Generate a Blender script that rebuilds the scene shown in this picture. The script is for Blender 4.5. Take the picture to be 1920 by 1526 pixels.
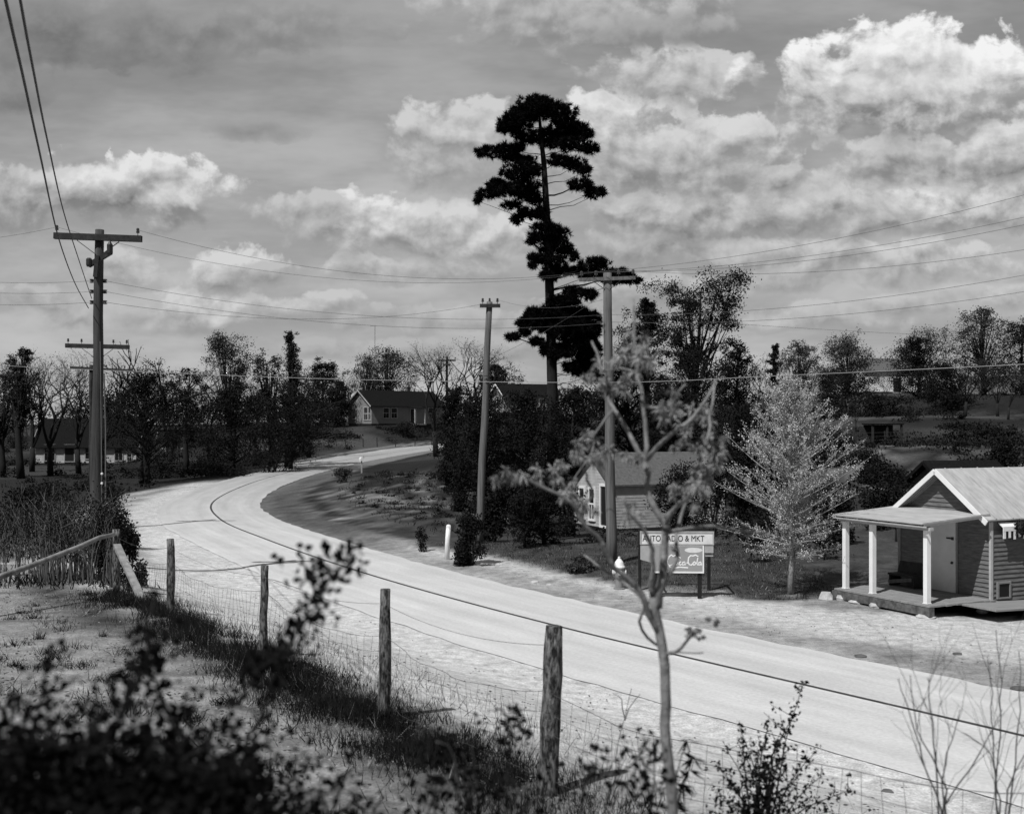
import bpy, math, random
import numpy as np
from mathutils import Vector, Matrix, noise as mnoise

scene = bpy.context.scene
for _o in list(bpy.data.objects):
    bpy.data.objects.remove(_o)

# ---------------------------------------------------------------- camera
F, HX, HY, CAMZ = 2100.0, 960.0, 800.0, 4.8       # focal length and horizon of the 1920 px wide photograph
cam = bpy.data.objects.new('camera', bpy.data.cameras.new('camera'))
scene.collection.objects.link(cam)
cam.location = (0, 0, CAMZ)
cam.rotation_euler = (math.radians(90), 0, 0)
cam.data.sensor_width = 36
cam.data.lens = F / 1920 * 36
cam.data.shift_y = (HY - 763) / 1920
cam.data.clip_end = 6000
cam.data.clip_start = 0.05
cam.data.dof.use_dof = True
cam.data.dof.focus_distance = 25
cam.data.dof.aperture_fstop = cam.data.lens / 16.0
scene.camera = cam

# ---------------------------------------------------------------- exposure, sun, sky
scene.view_settings.view_transform = 'Standard'
scene.view_settings.look = 'None'
scene.view_settings.exposure = 0
scene.view_settings.gamma = 1
scene.view_settings.use_curve_mapping = False
scene.cycles.max_bounces = 5
scene.cycles.diffuse_bounces = 2
scene.cycles.transparent_max_bounces = 8

SUN = Vector((-0.72, -0.88, 1.62)).normalized()   # towards the sun
sun = bpy.data.objects.new('sun', bpy.data.lights.new('sun', 'SUN'))
scene.collection.objects.link(sun)
sun.data.energy = 4.2
sun.data.angle = math.radians(0.5)
sun.data.color = (1, 1, 1)
sun.rotation_euler = SUN.to_track_quat('Z', 'Y').to_euler()
sun.location = (-20, -20, 60)

world = bpy.data.worlds.new("World")
scene.world = world
world.use_nodes = True

# clouds, far to near: place (as view direction tangents times F), half width, half height, lit top and shaded foot
CLOUDS = [(860, 655, 420, 22, 4.2, 3.5), (1560, 592, 260, 26, 4.9, 3.6), (800, 602, 140, 22, 4.9, 3.7), (300, 608, 150, 24, 4.6, 3.6), (1000, 602, 180, 22, 4.5, 3.6), (640, 592, 200, 24, 4.4, 3.5),
    (130, 590, 100, 26, 4.9, 3.6), (375, 582, 105, 40, 5.8, 3.4), (580, 572, 100, 28, 5.2, 3.5), (1100, 566, 100, 22, 4.9, 3.5), (1700, 576, 130, 20, 4.9, 3.6), (60, 562, 130, 26, 4.5, 3.3), (1880, 556, 120, 24, 5.2, 3.5),
    (1250, 545, 150, 28, 4.7, 3.2), (1480, 522, 130, 22, 5.2, 3.3), (420, 506, 92, 50, 6.0, 2.9), (240, 506, 60, 40, 5.2, 3.1), (490, 516, 70, 26, 4.7, 3.2), (690, 506, 80, 28, 5.2, 3.2), (820, 506, 110, 30, 4.9, 3.1),
    (1700, 492, 280, 40, 5.6, 3.0), (1450, 482, 200, 36, 5.3, 2.9), (1225, 462, 120, 40, 4.8, 2.6), (800, 435, 210, 54, 5.4, 2.7), (880, 440, 120, 48, 6.0, 3.0), (765, 430, 90, 42, 6.0, 3.1), (620, 422, 60, 34, 5.6, 3.1),
    (690, 412, 70, 48, 7.0, 3.3), (560, 396, 90, 32, 5.0, 3.2), (1640, 412, 150, 42, 5.4, 2.6), (1330, 405, 250, 55, 5.4, 2.4), (1210, 396, 120, 38, 5.8, 2.6), (1810, 382, 140, 48, 7.3, 2.6), (1700, 378, 60, 26, 7.6, 4.0), (1520, 374, 150, 50, 6.0, 2.8), (1900, 362, 90, 52, 7.0, 2.9),
    (40, 372, 110, 52, 4.6, 2.2), (250, 366, 175, 60, 6.2, 2.1), (345, 362, 75, 46, 6.8, 2.8), (150, 352, 110, 52, 5.6, 2.4), (250, 338, 120, 38, 7.0, 3.6), (1450, 340, 120, 34, 5.6, 2.7), (1790, 305, 270, 52, 5.8, 2.3), (1650, 292, 120, 42, 5.4, 2.7), (1880, 272, 120, 46, 6.4, 2.9),
    (1230, 300, 260, 80, 5.6, 2.6), (830, 305, 115, 62, 4.8, 3.1), (1300, 285, 150, 66, 5.9, 3.0), (1380, 262, 60, 48, 6.2, 3.2), (870, 248, 115, 58, 5.6, 3.2), (1150, 238, 130, 66, 6.9, 3.4),
    (1280, 146, 160, 55, 5.4, 3.0), (1360, 152, 80, 42, 5.5, 3.2), (1225, 128, 80, 44, 6.0, 3.4), (1690, 180, 260, 82, 7.6, 2.2), (1790, 185, 160, 56, 7.6, 3.0), (1590, 165, 120, 50, 7.2, 3.2), (1840, 138, 105, 78, 8.6, 4.2), (1550, 128, 95, 42, 8.2, 4.2), (1690, 108, 125, 74, 9.6, 5.0),
    (1090, 22, 240, 84, 5.0, 3.1), (950, -5, 130, 60, 4.9, 3.3)]
SCRAPS = [(480, 246, 110, 24, 3.1, 2.8), (20, 165, 70, 50, 2.5, 2.0), (330, 62, 240, 66, 2.8, 2.0), (560, 42, 170, 48, 3.2, 2.5), (1240, 55, 150, 36, 3.4, 2.7), (80, 48, 230, 82, 2.3, 1.7)]

def build_sky():
    nt = world.node_tree
    nt.nodes.clear()
    N, L = nt.nodes.new, nt.links.new
    tc = N('ShaderNodeTexCoord')
    sep = N('ShaderNodeSeparateXYZ'); L(tc.outputs['Generated'], sep.inputs[0])
    def math_(op, a, b=None, c=None, clamp=False):
        m = N('ShaderNodeMath'); m.operation = op; m.use_clamp = clamp
        for i, x in enumerate((a, b, c)):
            if x is None: continue
            if isinstance(x, (int, float)): m.inputs[i].default_value = x
            else: L(x, m.inputs[i])
        return m.outputs[0]
    def vmath(op, a, b=None, c=None):
        m = N('ShaderNodeVectorMath'); m.operation = op
        for i, x in enumerate((a, b, c)):
            if x is None: continue
            if isinstance(x, tuple): m.inputs[i].default_value = x
            else: L(x, m.inputs[i])
        return m
    def sstep(x, a, b):
        m = N('ShaderNodeMapRange'); m.interpolation_type = 'SMOOTHSTEP'
        m.inputs[1].default_value = a; m.inputs[2].default_value = b
        L(x, m.inputs[0]); return m.outputs[0]
    def mix(f, a, b):
        m = N('ShaderNodeMix'); m.data_type = 'FLOAT'
        for s, x in ((m.inputs[0], f), (m.inputs[2], a), (m.inputs[3], b)):
            if isinstance(x, (int, float)): s.default_value = x
            else: L(x, s)
        return m.outputs[0]
    def noise(vec, scale, detail, rough, out='Fac'):
        n = N('ShaderNodeTexNoise'); n.noise_dimensions = '2D'
        n.inputs['Scale'].default_value = scale; n.inputs['Detail'].default_value = detail; n.inputs['Roughness'].default_value = rough
        L(vec, n.inputs['Vector']); return n.outputs[out]
    ay = math_('MAXIMUM', math_('ABSOLUTE', sep.outputs[1]), 0.12)
    u = math_('MULTIPLY', math_('DIVIDE', sep.outputs[0], ay), F / 100)
    v = math_('MULTIPLY', math_('DIVIDE', sep.outputs[2], ay), F / 100)
    uvn = N('ShaderNodeCombineXYZ'); L(u, uvn.inputs[0]); L(v, uvn.inputs[1]); uv = uvn.outputs[0]
    back = sstep(sep.outputs[1], -0.1, 0.35)
    sky = N('ShaderNodeTexSky'); sky.sky_type = 'NISHITA'; sky.sun_disc = False
    sky.sun_elevation = math.asin(SUN.z)
    sky.sun_rotation = math.atan2(SUN.x, SUN.y)
    sky.air_density = 1.0; sky.dust_density = 1.5
    bw = N('ShaderNodeRGBToBW'); L(sky.outputs[0], bw.inputs[0])
    # thin veil of high cloud over the clear sky
    veil = noise(vmath('MULTIPLY', uv, (0.6, 2.2, 1)).outputs[0], 0.3, 5, 0.6)
    base = mix(sstep(veil, 0.3, 0.75), SKY_LO, SKY_HI)
    base = math_('MULTIPLY', base, mix(sstep(v, 7.5, 3.0), 0.80, 1.10))
    skyv = mix(0.88, bw.outputs[0], base)
    skyv = mix(back, math_('MULTIPLY', skyv, 0.45), skyv)
    # billows: one noise for the outline, its difference towards the sun for the relief
    warp = vmath('MULTIPLY_ADD', noise(vmath('ADD', uv, (3.1, 5.3, 0)).outputs[0], 0.5, 2, 0.5, 'Color'), (0.5, 0.35, 0), (-0.25, -0.17, 0)).outputs[0]
    uvw = vmath('ADD', uv, warp).outputs[0]
    n1 = noise(vmath('MULTIPLY', uvw, (1.0, 1.25, 1)).outputs[0], 1.35, 7, 0.56)
    n2 = noise(vmath('MULTIPLY', vmath('ADD', uvw, (-0.10, 0.20, 0)).outputs[0], (1.0, 1.25, 1)).outputs[0], 1.35, 7, 0.56)
    edge = math_('MULTIPLY_ADD', n1, AMP, 1.15 - AMP * 0.5)
    relief = math_('MULTIPLY_ADD', math_('SUBTRACT', n1, n2), RELIEF, 0.56)
    for (cu, cv, ru, rv, hi, lo) in CLOUDS + SCRAPS:
        a, b, ru, rv = (cu - HX) / 100, (HY - cv) / 100, ru / 100, rv / 100
        p = vmath('MULTIPLY_ADD', uvw, (1 / ru, 1 / rv, 0), (-a / ru, -b / rv, 0)).outputs[0]
        ln = vmath('LENGTH', p).outputs['Value']
        y = vmath('DOT_PRODUCT', p, (0, 1, 0)).outputs['Value']
        soft = (0.55, -0.34) if hi > 3.5 else (0.9, 0.0)
        al = math_('DIVIDE', math_('SUBTRACT', edge, ln), math_('MAXIMUM', math_('MULTIPLY_ADD', y, soft[1], soft[0]), 0.22), clamp=True)
        sh = math_('MULTIPLY_ADD', y, 0.60, relief, clamp=True)
        skyv = mix(math_('MULTIPLY', al, back), skyv, math_('MULTIPLY_ADD', sh, min(hi * 1.10, 9.0) - lo * 0.90, lo * 0.90))
    below = sstep(sep.outputs[2], -0.02, 0.0)
    skyv = mix(below, 1.0, skyv)
    rgb = N('ShaderNodeCombineColor')
    for i in range(3): L(skyv, rgb.inputs[i])
    bg = N('ShaderNodeBackground'); bg.inputs['Strength'].default_value = 0.1
    L(rgb.outputs[0], bg.inputs['Color'])
    out = N('ShaderNodeOutputWorld'); L(bg.outputs[0], out.inputs['Surface'])
SKY_LO, SKY_HI = 3.1, 4.9
AMP, RELIEF = 2.0, 2.0
build_sky()
world.cycles.sampling_method = 'MANUAL'; world.cycles.sample_map_resolution = 256
# ---------------------------------------------------------------- helpers
C = scene.collection
def W(px, py, d):
    """world point seen at photograph pixel (px, py), d metres in front of the lens"""
    return Vector(((px - HX) / F * d, d, CAMZ - (py - HY) / F * d))
def X_at(px, d): return (px - HX) / F * d

def tag(o, label=None, cat=None, group=None, kind=None):
    if label: o['label'] = label
    if cat: o['category'] = cat
    if group: o['group'] = group
    if kind: o['kind'] = kind
    return o
def thing(name, label, cat, loc=(0, 0, 0), rz=0, group=None):
    o = bpy.data.objects.new(name, None); C.objects.link(o)
    o.location = loc; o.rotation_euler = (0, 0, rz); o.empty_display_size = 0.2
    return tag(o, label, cat, group)

class MB:
    def __init__(s): s.v, s.f, s.m = [], [], []
    def add(s, vs, fs, mi=0):
        b = len(s.v); s.v += [tuple(v) for v in vs]
        s.f += [tuple(i + b for i in f) for f in fs]; s.m += [mi] * len(fs)
        return s
    def box(s, x0, x1, y0, y1, z0, z1, mi=0, M=None):
        vs = [Vector((x, y, z)) for z in (z0, z1) for y in (y0, y1) for x in (x0, x1)]
        if M is not None: vs = [M @ v for v in vs]
        return s.add(vs, [(0, 2, 3, 1), (4, 5, 7, 6), (0, 1, 5, 4), (2, 6, 7, 3), (0, 4, 6, 2), (1, 3, 7, 5)], mi)
    def bar(s, a, b, w, h, mi=0, up=Vector((0, 0, 1))):
        a, b = Vector(a), Vector(b); d = (b - a); L = d.length; d.normalize()
        sx = d.cross(up)
        if sx.length < 1e-4: sx = Vector((1, 0, 0))
        sx.normalize(); uz = sx.cross(d)
        vs = []
        for p in (a, b):
            for i, j in ((-1, -1), (1, -1), (1, 1), (-1, 1)): vs.append(p + sx * (i * w / 2) + uz * (j * h / 2))
        return s.add(vs, [(0, 1, 2, 3), (7, 6, 5, 4), (0, 4, 5, 1), (1, 5, 6, 2), (2, 6, 7, 3), (3, 7, 4, 0)], mi)
    def tube(s, pts, rad, n=6, mi=0, cap=True, jit=0, rng=None):
        pts = [Vector(p) for p in pts]; k = len(pts)
        if isinstance(rad, (int, float)): rad = [rad] * k
        b = len(s.v); ref = None
        for i, p in enumerate(pts):
            t = (pts[min(i + 1, k - 1)] - pts[max(i - 1, 0)])
            if t.length < 1e-9: t = Vector((0, 0, 1))
            t.normalize()
            if ref is None: ref = Vector((1, 0, 0)) if abs(t.x) < 0.8 else Vector((0, 1, 0))
            x = (ref - t * ref.dot(t))
            if x.length < 1e-5: x = t.orthogonal()
            x.normalize(); y = t.cross(x); ref = x
            for j in range(n):
                a = 2 * math.pi * j / n
                r = rad[i] * (1 + (rng.uniform(-jit, jit) if jit else 0))
                s.v.append(tuple(p + x * (math.cos(a) * r) + y * (math.sin(a) * r)))
        for i in range(k - 1):
            for j in range(n):
                j2 = (j + 1) % n
                s.f.append((b + i * n + j, b + i * n + j2, b + (i + 1) * n + j2, b + (i + 1) * n + j)); s.m.append(mi)
        if cap:
            s.f.append(tuple(b + j for j in reversed(range(n)))); s.m.append(mi)
            s.f.append(tuple(b + (k - 1) * n + j for j in range(n))); s.m.append(mi)
        return s
    def lathe(s, prof, n=16, c=(0, 0, 0), mi=0):
        b = len(s.v); k = len(prof)
        for r, z in prof:
            for j in range(n):
                a = 2 * math.pi * j / n
                s.v.append((c[0] + r * math.cos(a), c[1] + r * math.sin(a), c[2] + z))
        for i in range(k - 1):
            for j in range(n):
                j2 = (j + 1) % n
                s.f.append((b + i * n + j, b + i * n + j2, b + (i + 1) * n + j2, b + (i + 1) * n + j)); s.m.append(mi)
        s.f.append(tuple(b + j for j in reversed(range(n)))); s.m.append(mi)
        s.f.append(tuple(b + (k - 1) * n + j for j in range(n))); s.m.append(mi)
        return s
    def build(s, name, mats, parent=None, loc=(0, 0, 0), smooth=False, off=None):
        me = bpy.data.meshes.new(name)
        vs = s.v
        if off is not None: vs = [(a - off[0], b - off[1], c - off[2]) for a, b, c in vs]
        me.from_pydata(vs, [], s.f); 
        if not isinstance(mats, (list, tuple)): mats = [mats]
        for m in mats: me.materials.append(m)
        if len(mats) > 1: me.polygons.foreach_set('material_index', s.m)
        if smooth: me.polygons.foreach_set('use_smooth', [True] * len(me.polygons))
        me.update()
        o = bpy.data.objects.new(name, me); C.objects.link(o)
        if parent: o.parent = parent
        o.location = loc
        return o

def np_obj(name, V, n, mat, parent=None, off=None, loc=(0, 0, 0)):
    """mesh of len(V)/n faces of n corners each"""
    V = np.asarray(V, dtype=np.float32).reshape(-1, 3)
    if off is not None: V = V - np.asarray(off, dtype=np.float32)
    k = len(V) // n
    me = bpy.data.meshes.new(name)
    me.vertices.add(len(V)); me.vertices.foreach_set('co', V.ravel())
    me.loops.add(k * n); me.loops.foreach_set('vertex_index', np.arange(k * n, dtype=np.int32))
    me.polygons.add(k); me.polygons.foreach_set('loop_start', np.arange(0, k * n, n, dtype=np.int32))
    me.polygons.foreach_set('loop_total', np.full(k, n, dtype=np.int32))
    me.materials.append(mat); me.update(); me.validate()
    o = bpy.data.objects.new(name, me); C.objects.link(o)
    if parent: o.parent = parent
    o.location = loc
    return o

def unit(a):
    return a / np.maximum(np.linalg.norm(a, axis=1, keepdims=True), 1e-9)
def leaf_quads(P, size, rs, aspect=0.55, up=0.0, var=0.4):
    """rhombus leaves at points P"""
    n = len(P)
    if n == 0: return np.zeros((0, 4, 3))
    d = unit(rs.normal(size=(n, 3)) + np.array([0, 0, up]))
    q = unit(np.cross(d, unit(rs.normal(size=(n, 3)))))
    L = size * (1 + var * rs.uniform(-1, 1, (n, 1)))
    a = P; c = P + d * L; m = P + d * L * 0.45
    nn = np.cross(d, q) * L * 0.08
    return np.stack([a, m + q * L * aspect / 2 + nn, c, m - q * L * aspect / 2 + nn], axis=1)
def blades(P, D, L, w, rs):
    """thin triangles (needles, grass) from P along D"""
    n = len(P)
    D = unit(D); q = unit(np.cross(D, rs.normal(size=(n, 3))))
    L = np.asarray(L).reshape(-1, 1) if np.ndim(L) else L
    return np.stack([P - q * w / 2, P + q * w / 2, P + D * L], axis=1)

# ---------------------------------------------------------------- materials (the photograph is black and white)
def mat(name, v, rough=0.8, var=0.0, scale=4.0, bump=0.0, detail=5, stretch=(1, 1, 1), spec=0.3, coords='Object', v2=None, thr=None, metal=0.0, bscale=None, trans=0.0):
    m = bpy.data.materials.new(name); m.use_nodes = True
    nt = m.node_tree; b = nt.nodes['Principled BSDF']
    b.inputs['Roughness'].default_value = rough
    b.inputs['Specular IOR Level'].default_value = spec
    b.inputs['Metallic'].default_value = metal
    b.inputs['Base Color'].default_value = (v, v, v, 1)
    if var or bump or v2 is not None:
        tc = nt.nodes.new('ShaderNodeTexCoord'); mp = nt.nodes.new('ShaderNodeMapping')
        mp.inputs['Scale'].default_value = stretch
        nt.links.new(tc.outputs[coords], mp.inputs[0])
        nz = nt.nodes.new('ShaderNodeTexNoise'); nz.inputs['Scale'].default_value = scale; nz.inputs['Detail'].default_value = detail
        nz.inputs['Roughness'].default_value = 0.62
        nt.links.new(mp.outputs[0], nz.inputs['Vector'])
        if var or v2 is not None:
            cr = nt.nodes.new('ShaderNodeValToRGB')
            lo, hi = (v * (1 - var), min(v * (1 + var), 0.95)) if v2 is None else (v, v2)
            p0, p1 = (0.3, 0.7) if thr is None else thr
            cr.color_ramp.elements[0].position = p0; cr.color_ramp.elements[1].position = p1
            cr.color_ramp.elements[0].color = (lo, lo, lo, 1); cr.color_ramp.elements[1].color = (hi, hi, hi, 1)
            nt.links.new(nz.outputs[0], cr.inputs[0]); nt.links.new(cr.outputs[0], b.inputs['Base Color'])
        if bump:
            bn = nt.nodes.new('ShaderNodeBump'); bn.inputs['Strength'].default_value = bump; bn.inputs['Distance'].default_value = 0.05
            if bscale:
                n2 = nt.nodes.new('ShaderNodeTexNoise'); n2.inputs['Scale'].default_value = bscale; n2.inputs['Detail'].default_value = 6
                nt.links.new(mp.outputs[0], n2.inputs['Vector']); nt.links.new(n2.outputs[0], bn.inputs['Height'])
            else:
                nt.links.new(nz.outputs[0], bn.inputs['Height'])
            nt.links.new(bn.outputs[0], b.inputs['Normal'])
    return m
M = dict(
    litter_pale=mat('dry_leaf_litter', 0.30, 0.9, 0.4, 9),
    litter_dark=mat('dark_leaf_litter', 0.04, 0.9, 0.4, 9),
    pole=mat('weathered_pole_wood', 0.05, 0.85, 0.5, 3, 0.4, stretch=(4, 4, 0.25)),
    pole_pale=mat('bleached_pole_wood', 0.12, 0.85, 0.4, 3, 0.4, stretch=(4, 4, 0.25)),
    darkwood=mat('dark_creosote_wood', 0.03, 0.85, 0.5, 5, 0.3),
    post=mat('split_cedar_post', 0.018, 0.9, 0, 5, 1.0, stretch=(5, 5, 1.6), v2=0.22, thr=(0.42, 0.62)),
    rail=mat('bleached_rail_wood', 0.22, 0.8, 0.5, 4, 0.4, stretch=(1, 1, 1)),
    plank=mat('grey_plank', 0.24, 0.8, 0.4, 6, 0.4),
    iron=mat('dark_iron', 0.03, 0.5, 0.3, 10),
    glassins=mat('glass_insulator', 0.05, 0.15, spec=0.6),
    wire=mat('dark_wire', 0.03, 0.6),
    wire_lit=mat('bright_aluminium_wire', 0.27, 0.6, spec=0.3),
    wire_grey=mat('weathered_copper_wire', 0.10, 0.6),
    fwire=mat('rusty_fence_wire', 0.10, 0.7),
    white=mat('white_paint', 0.80, 0.55, 0.06, 3, 0.05),
    white_old=mat('weathered_white_paint', 0.42, 0.7, 0.22, 3, 0.15),
    white_shaded=mat('cloud_shaded_house_paint', 0.30, 0.7, 0.15, 2, 0.1),  # white of the far houses, dulled: cloud shadow put into the colour
    siding=mat('grey_siding_paint', 0.135, 0.75, 0.40, 4, 0.2, stretch=(0.8, 0.8, 5)),
    siding_pale=mat('pale_siding_paint', 0.22, 0.7, 0.15, 4, 0.1, stretch=(1, 1, 6)),
    tin=mat('pale_sheet_roof', 0.41, 0.6, 0.22, 3.0, 0.25, stretch=(2.2, 0.5, 1)),
    roof_dark=mat('dark_shingle_roof', 0.010, 0.95, 0.4, 8, 0.3, spec=0.05),
    roof_grey=mat('grey_shingle_roof', 0.10, 0.85, 0.3, 8, 0.3),
    deck=mat('weathered_deck_boards', 0.24, 0.8, 0.25, 4, 0.15, stretch=(0.5, 6, 1)),
    timber=mat('old_sill_timber', 0.10, 0.9, 0.6, 6, 0.5),
    stone=mat('pale_foundation_stone', 0.45, 0.9, 0.3, 6, 0.5),
    door=mat('grey_door_paint', 0.62, 0.6, 0.08, 3, 0.05),
    glass=mat('window_glass', 0.012, 0.08, spec=0.6),
    black=mat('black_paint', 0.012, 0.6),
    signpost=mat('dark_sign_post', 0.012, 0.85, 0.3, 5),
    signwhite=mat('white_sign_board', 0.66, 0.6, 0.14, 4),
    signgrey=mat('enamel_sign_field', 0.30, 0.35, 0.08, 3),
    signpale=mat('faded_sign_board', 0.36, 0.7, 0.15, 4),
    concrete=mat('old_concrete', 0.42, 0.9, 0.2, 3, 0.2),
    bark=mat('dark_bark', 0.014, 0.9, 0.5, 6, 0.5, stretch=(2, 2, 0.5)),
    bark_pine=mat('pine_bark', 0.014, 0.9, 0.5, 3, 0.6, stretch=(2, 2, 0.6)),
    bark_grey=mat('grey_bark', 0.06, 0.9, 0.4, 6, 0.4, stretch=(2, 2, 0.5)),
    bark_pale=mat('pale_smooth_bark', 0.26, 0.8, 0.35, 9, 0.4, stretch=(2, 2, 0.7)),
    bark_sap=mat('sapling_bark', 0.19, 0.8, 0.5, 14, 0.5, stretch=(1.5, 1.5, 1)),
    pine=mat('pine_needles', 0.005, 0.8, 0.4, 0.6, spec=0.05),  # near black: cloud shadow over the pine is put into this tone
    leaf_dark=mat('dark_cloud_shaded_leaves', 0.012, 0.75, 0.6, 0.5, spec=0.1),  # dark foliage, with the background's cloud shadow put into the albedo
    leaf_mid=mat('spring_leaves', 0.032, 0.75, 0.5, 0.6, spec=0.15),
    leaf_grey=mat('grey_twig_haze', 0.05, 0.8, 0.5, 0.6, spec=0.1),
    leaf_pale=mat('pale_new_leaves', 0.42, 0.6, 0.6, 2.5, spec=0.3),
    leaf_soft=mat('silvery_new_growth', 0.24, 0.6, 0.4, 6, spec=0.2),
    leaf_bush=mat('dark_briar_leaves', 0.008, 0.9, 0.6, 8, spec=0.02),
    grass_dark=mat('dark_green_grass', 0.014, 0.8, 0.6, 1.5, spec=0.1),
    grass_dry=mat('dry_straw_grass', 0.30, 0.8, 0.4, 2.0, spec=0.1),
    cane=mat('dry_canes', 0.13, 0.8, 0.5, 3),
)

# ---------------------------------------------------------------- road line and ground shape
ROAD = [(60, -56.6, 0), (25, -7.0, 0), (14, 8.6, 0), (7.86, 17.2, 0), (1.2, 26.5, 0), (-4.6, 36, 0), (-10.2, 46.9, 0), (-15.0, 57.5, 0.02), (-18.5, 69.5, 0.12),
        (-20, 85, 0.4), (-19.8, 100, 0.72), (-18.3, 115, 1.1), (-15.4, 132, 1.5), (-10.3, 155, 2.0), (-1, 180, 2.6), (12, 205, 3.3), (60, 260, 5)]
def spline(P, step):
    P = np.array(P, float); out = []
    for i in range(1, len(P) - 2):
        a, b, c, d = P[i - 1], P[i], P[i + 1], P[i + 2]
        k = max(2, int(np.linalg.norm(c - b) / step))
        for t in np.arange(k) / k:
            out.append(0.5 * ((2 * b) + (c - a) * t + (2 * a - 5 * b + 4 * c - d) * t * t + (3 * b - a - 3 * c + d) * t ** 3))
    out.append(P[-2]); return np.array(out)
RC = spline(ROAD, 0.6)
RT = np.gradient(RC, axis=0); RT[:, 2] = 0; RT = unit(RT)
RN = np.stack([RT[:, 1], -RT[:, 0], np.zeros(len(RT))], 1)       # right-hand side of the travel away from the camera
RS = np.concatenate([[0], np.cumsum(np.linalg.norm(np.diff(RC[:, :2], axis=0), axis=1))])
RS = RS - RS[np.argmin(np.abs(RC[:, 1] - 17.2))]

def road_sl(x, y):
    x = np.atleast_1d(np.asarray(x, float)); y = np.atleast_1d(np.asarray(y, float))
    s = np.zeros(len(x)); l = np.zeros(len(x)); z = np.zeros(len(x))
    for i in range(0, len(x), 4000):
        dx = x[i:i + 4000, None] - RC[None, :, 0]; dy = y[i:i + 4000, None] - RC[None, :, 1]
        k = np.argmin(dx * dx + dy * dy, axis=1); r = np.arange(len(k))
        l[i:i + 4000] = dx[r, k] * RN[k, 0] + dy[r, k] * RN[k, 1]
        over = (k == 0) | (k == len(RC) - 1)
        dist = np.sqrt(dx[r, k] ** 2 + dy[r, k] ** 2)
        l[i:i + 4000] = np.where(over, np.copysign(dist, l[i:i + 4000]), l[i:i + 4000])
        s[i:i + 4000] = RS[k]; z[i:i + 4000] = RC[k, 2]
    return s, l, z
CP = np.array([(0, -8, 3.4), (0, 0, 3.15), (0, 3, 2.75), (-3, 4, 2.7), (3, 4, 2.45), (0.3, 9.3, 1.72), (-1.4, 12, 1.68), (-3.4, 15.2, 1.7), (-5.9, 19.2, 1.62),
    (-8, 22.7, 1.45), (-6, 12, 1.9), (-8, 17, 1.72), (-12, 22, 1.5), (-4, 8, 2.1), (2.5, 6, 1.9), (4, 4, 2.2), (-10, 10, 2.2), (-15, 15, 1.9), (-13, 28, 1.0),
    (-20, 28, 1.1), (-14, 37, 0.9), (-25, 40, 0.8), (-18, 50, 0.4), (-30, 60, 0.3), (9, 30, 0), (12, 29, 0), (20, 30, 0.2), (10, 40, 0.3), (3, 38, 0.25), (2, 28, 0),
    (15, 22, 0), (25, 20, 0.2), (30, 0, 0.5), (10, -15, 1.5), (-20, -10, 3.5), (0, 50, -0.1), (3, 58, -0.35), (8, 58, -0.3), (-3, 42, 0.3), (-5, 60, 0.3), (-8, 90, 1.0), (2, 75, 0.5),
    (0, 100, 1.8), (20, 60, 0.8), (35, 90, 3.3), (25, 45, 0.6), (43, 130, 6), (58, 180, 10), (30, 130, 5), (70, 150, 9), (60, 100, 4.5), (15, 100, 2.5),
    (20, 160, 6), (0, 150, 4.3), (-19, 175, 5.1), (-14, 170, 4.9), (-26, 172, 4.9), (-32, 160, 3.2), (-45, 140, 0.5), (-53, 140, 0.1), (-40, 110, -0.1), (-30, 90, 0.1), (-60, 100, 0), (-90, 140, 1), (-49, 170, 0.9), (-28, 185, 5.2),
    (-60, 250, 5), (0, 300, 7), (100, 300, 12.5), (-150, 200, 4), (150, 200, 12), (0, 600, 8), (300, 600, 11), (-300, 600, 6), (0, 1300, 6), (-900, 900, 5), (900, 900, 9), (600, 200, 8), (-600, 200, 3), (400, -200, 3), (-400, -200, 4)], float)
def ground(x, y):
    x = np.atleast_1d(np.asarray(x, float)); y = np.atleast_1d(np.asarray(y, float))
    z = np.zeros(len(x))
    for i in range(0, len(x), 8000):
        dx = x[i:i + 8000, None] - CP[None, :, 0]; dy = y[i:i + 8000, None] - CP[None, :, 1]
        d2 = dx * dx + dy * dy
        sm = 2.0 + 0.0006 * (x[i:i + 8000] ** 2 + y[i:i + 8000] ** 2)
        w = 1.0 / (d2 + sm[:, None]) ** 2
        z[i:i + 8000] = (w * CP[None, :, 2]).sum(1) / w.sum(1)
    s, l, zr = road_sl(x, y)
    a = np.abs(l); hi = np.where(l < 0, 10.4, 11.0) + np.clip((s - 50) * 0.05, 0, 3)
    t = np.clip((a - 3.4) / (hi - 3.4), 0, 1); t = t * t * (3 - 2 * t)
    t = np.where((s > RS[-1] - 1) | (s < RS[0] + 1), np.maximum(t, np.clip((a - 6) / 30, 0, 1)), t)
    zz = zr * (1 - t) + z * t
    dip = np.clip(1 - (a - 2.1) / 0.7, 0, 1) * 0.06
    return zz - dip
def GZ(x, y): return float(ground([x], [y])[0])
def G(px, d, dz=0):
    """ground point below photograph column px at distance d"""
    x = X_at(px, d); return Vector((x, d, GZ(x, d) + dz))

def n2(x, y, sc, seed=0.0):
    return np.array([mnoise.fractal((a * sc + seed, b * sc - seed, seed), 0.9, 2.1, 4) for a, b in zip(x, y)])

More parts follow.
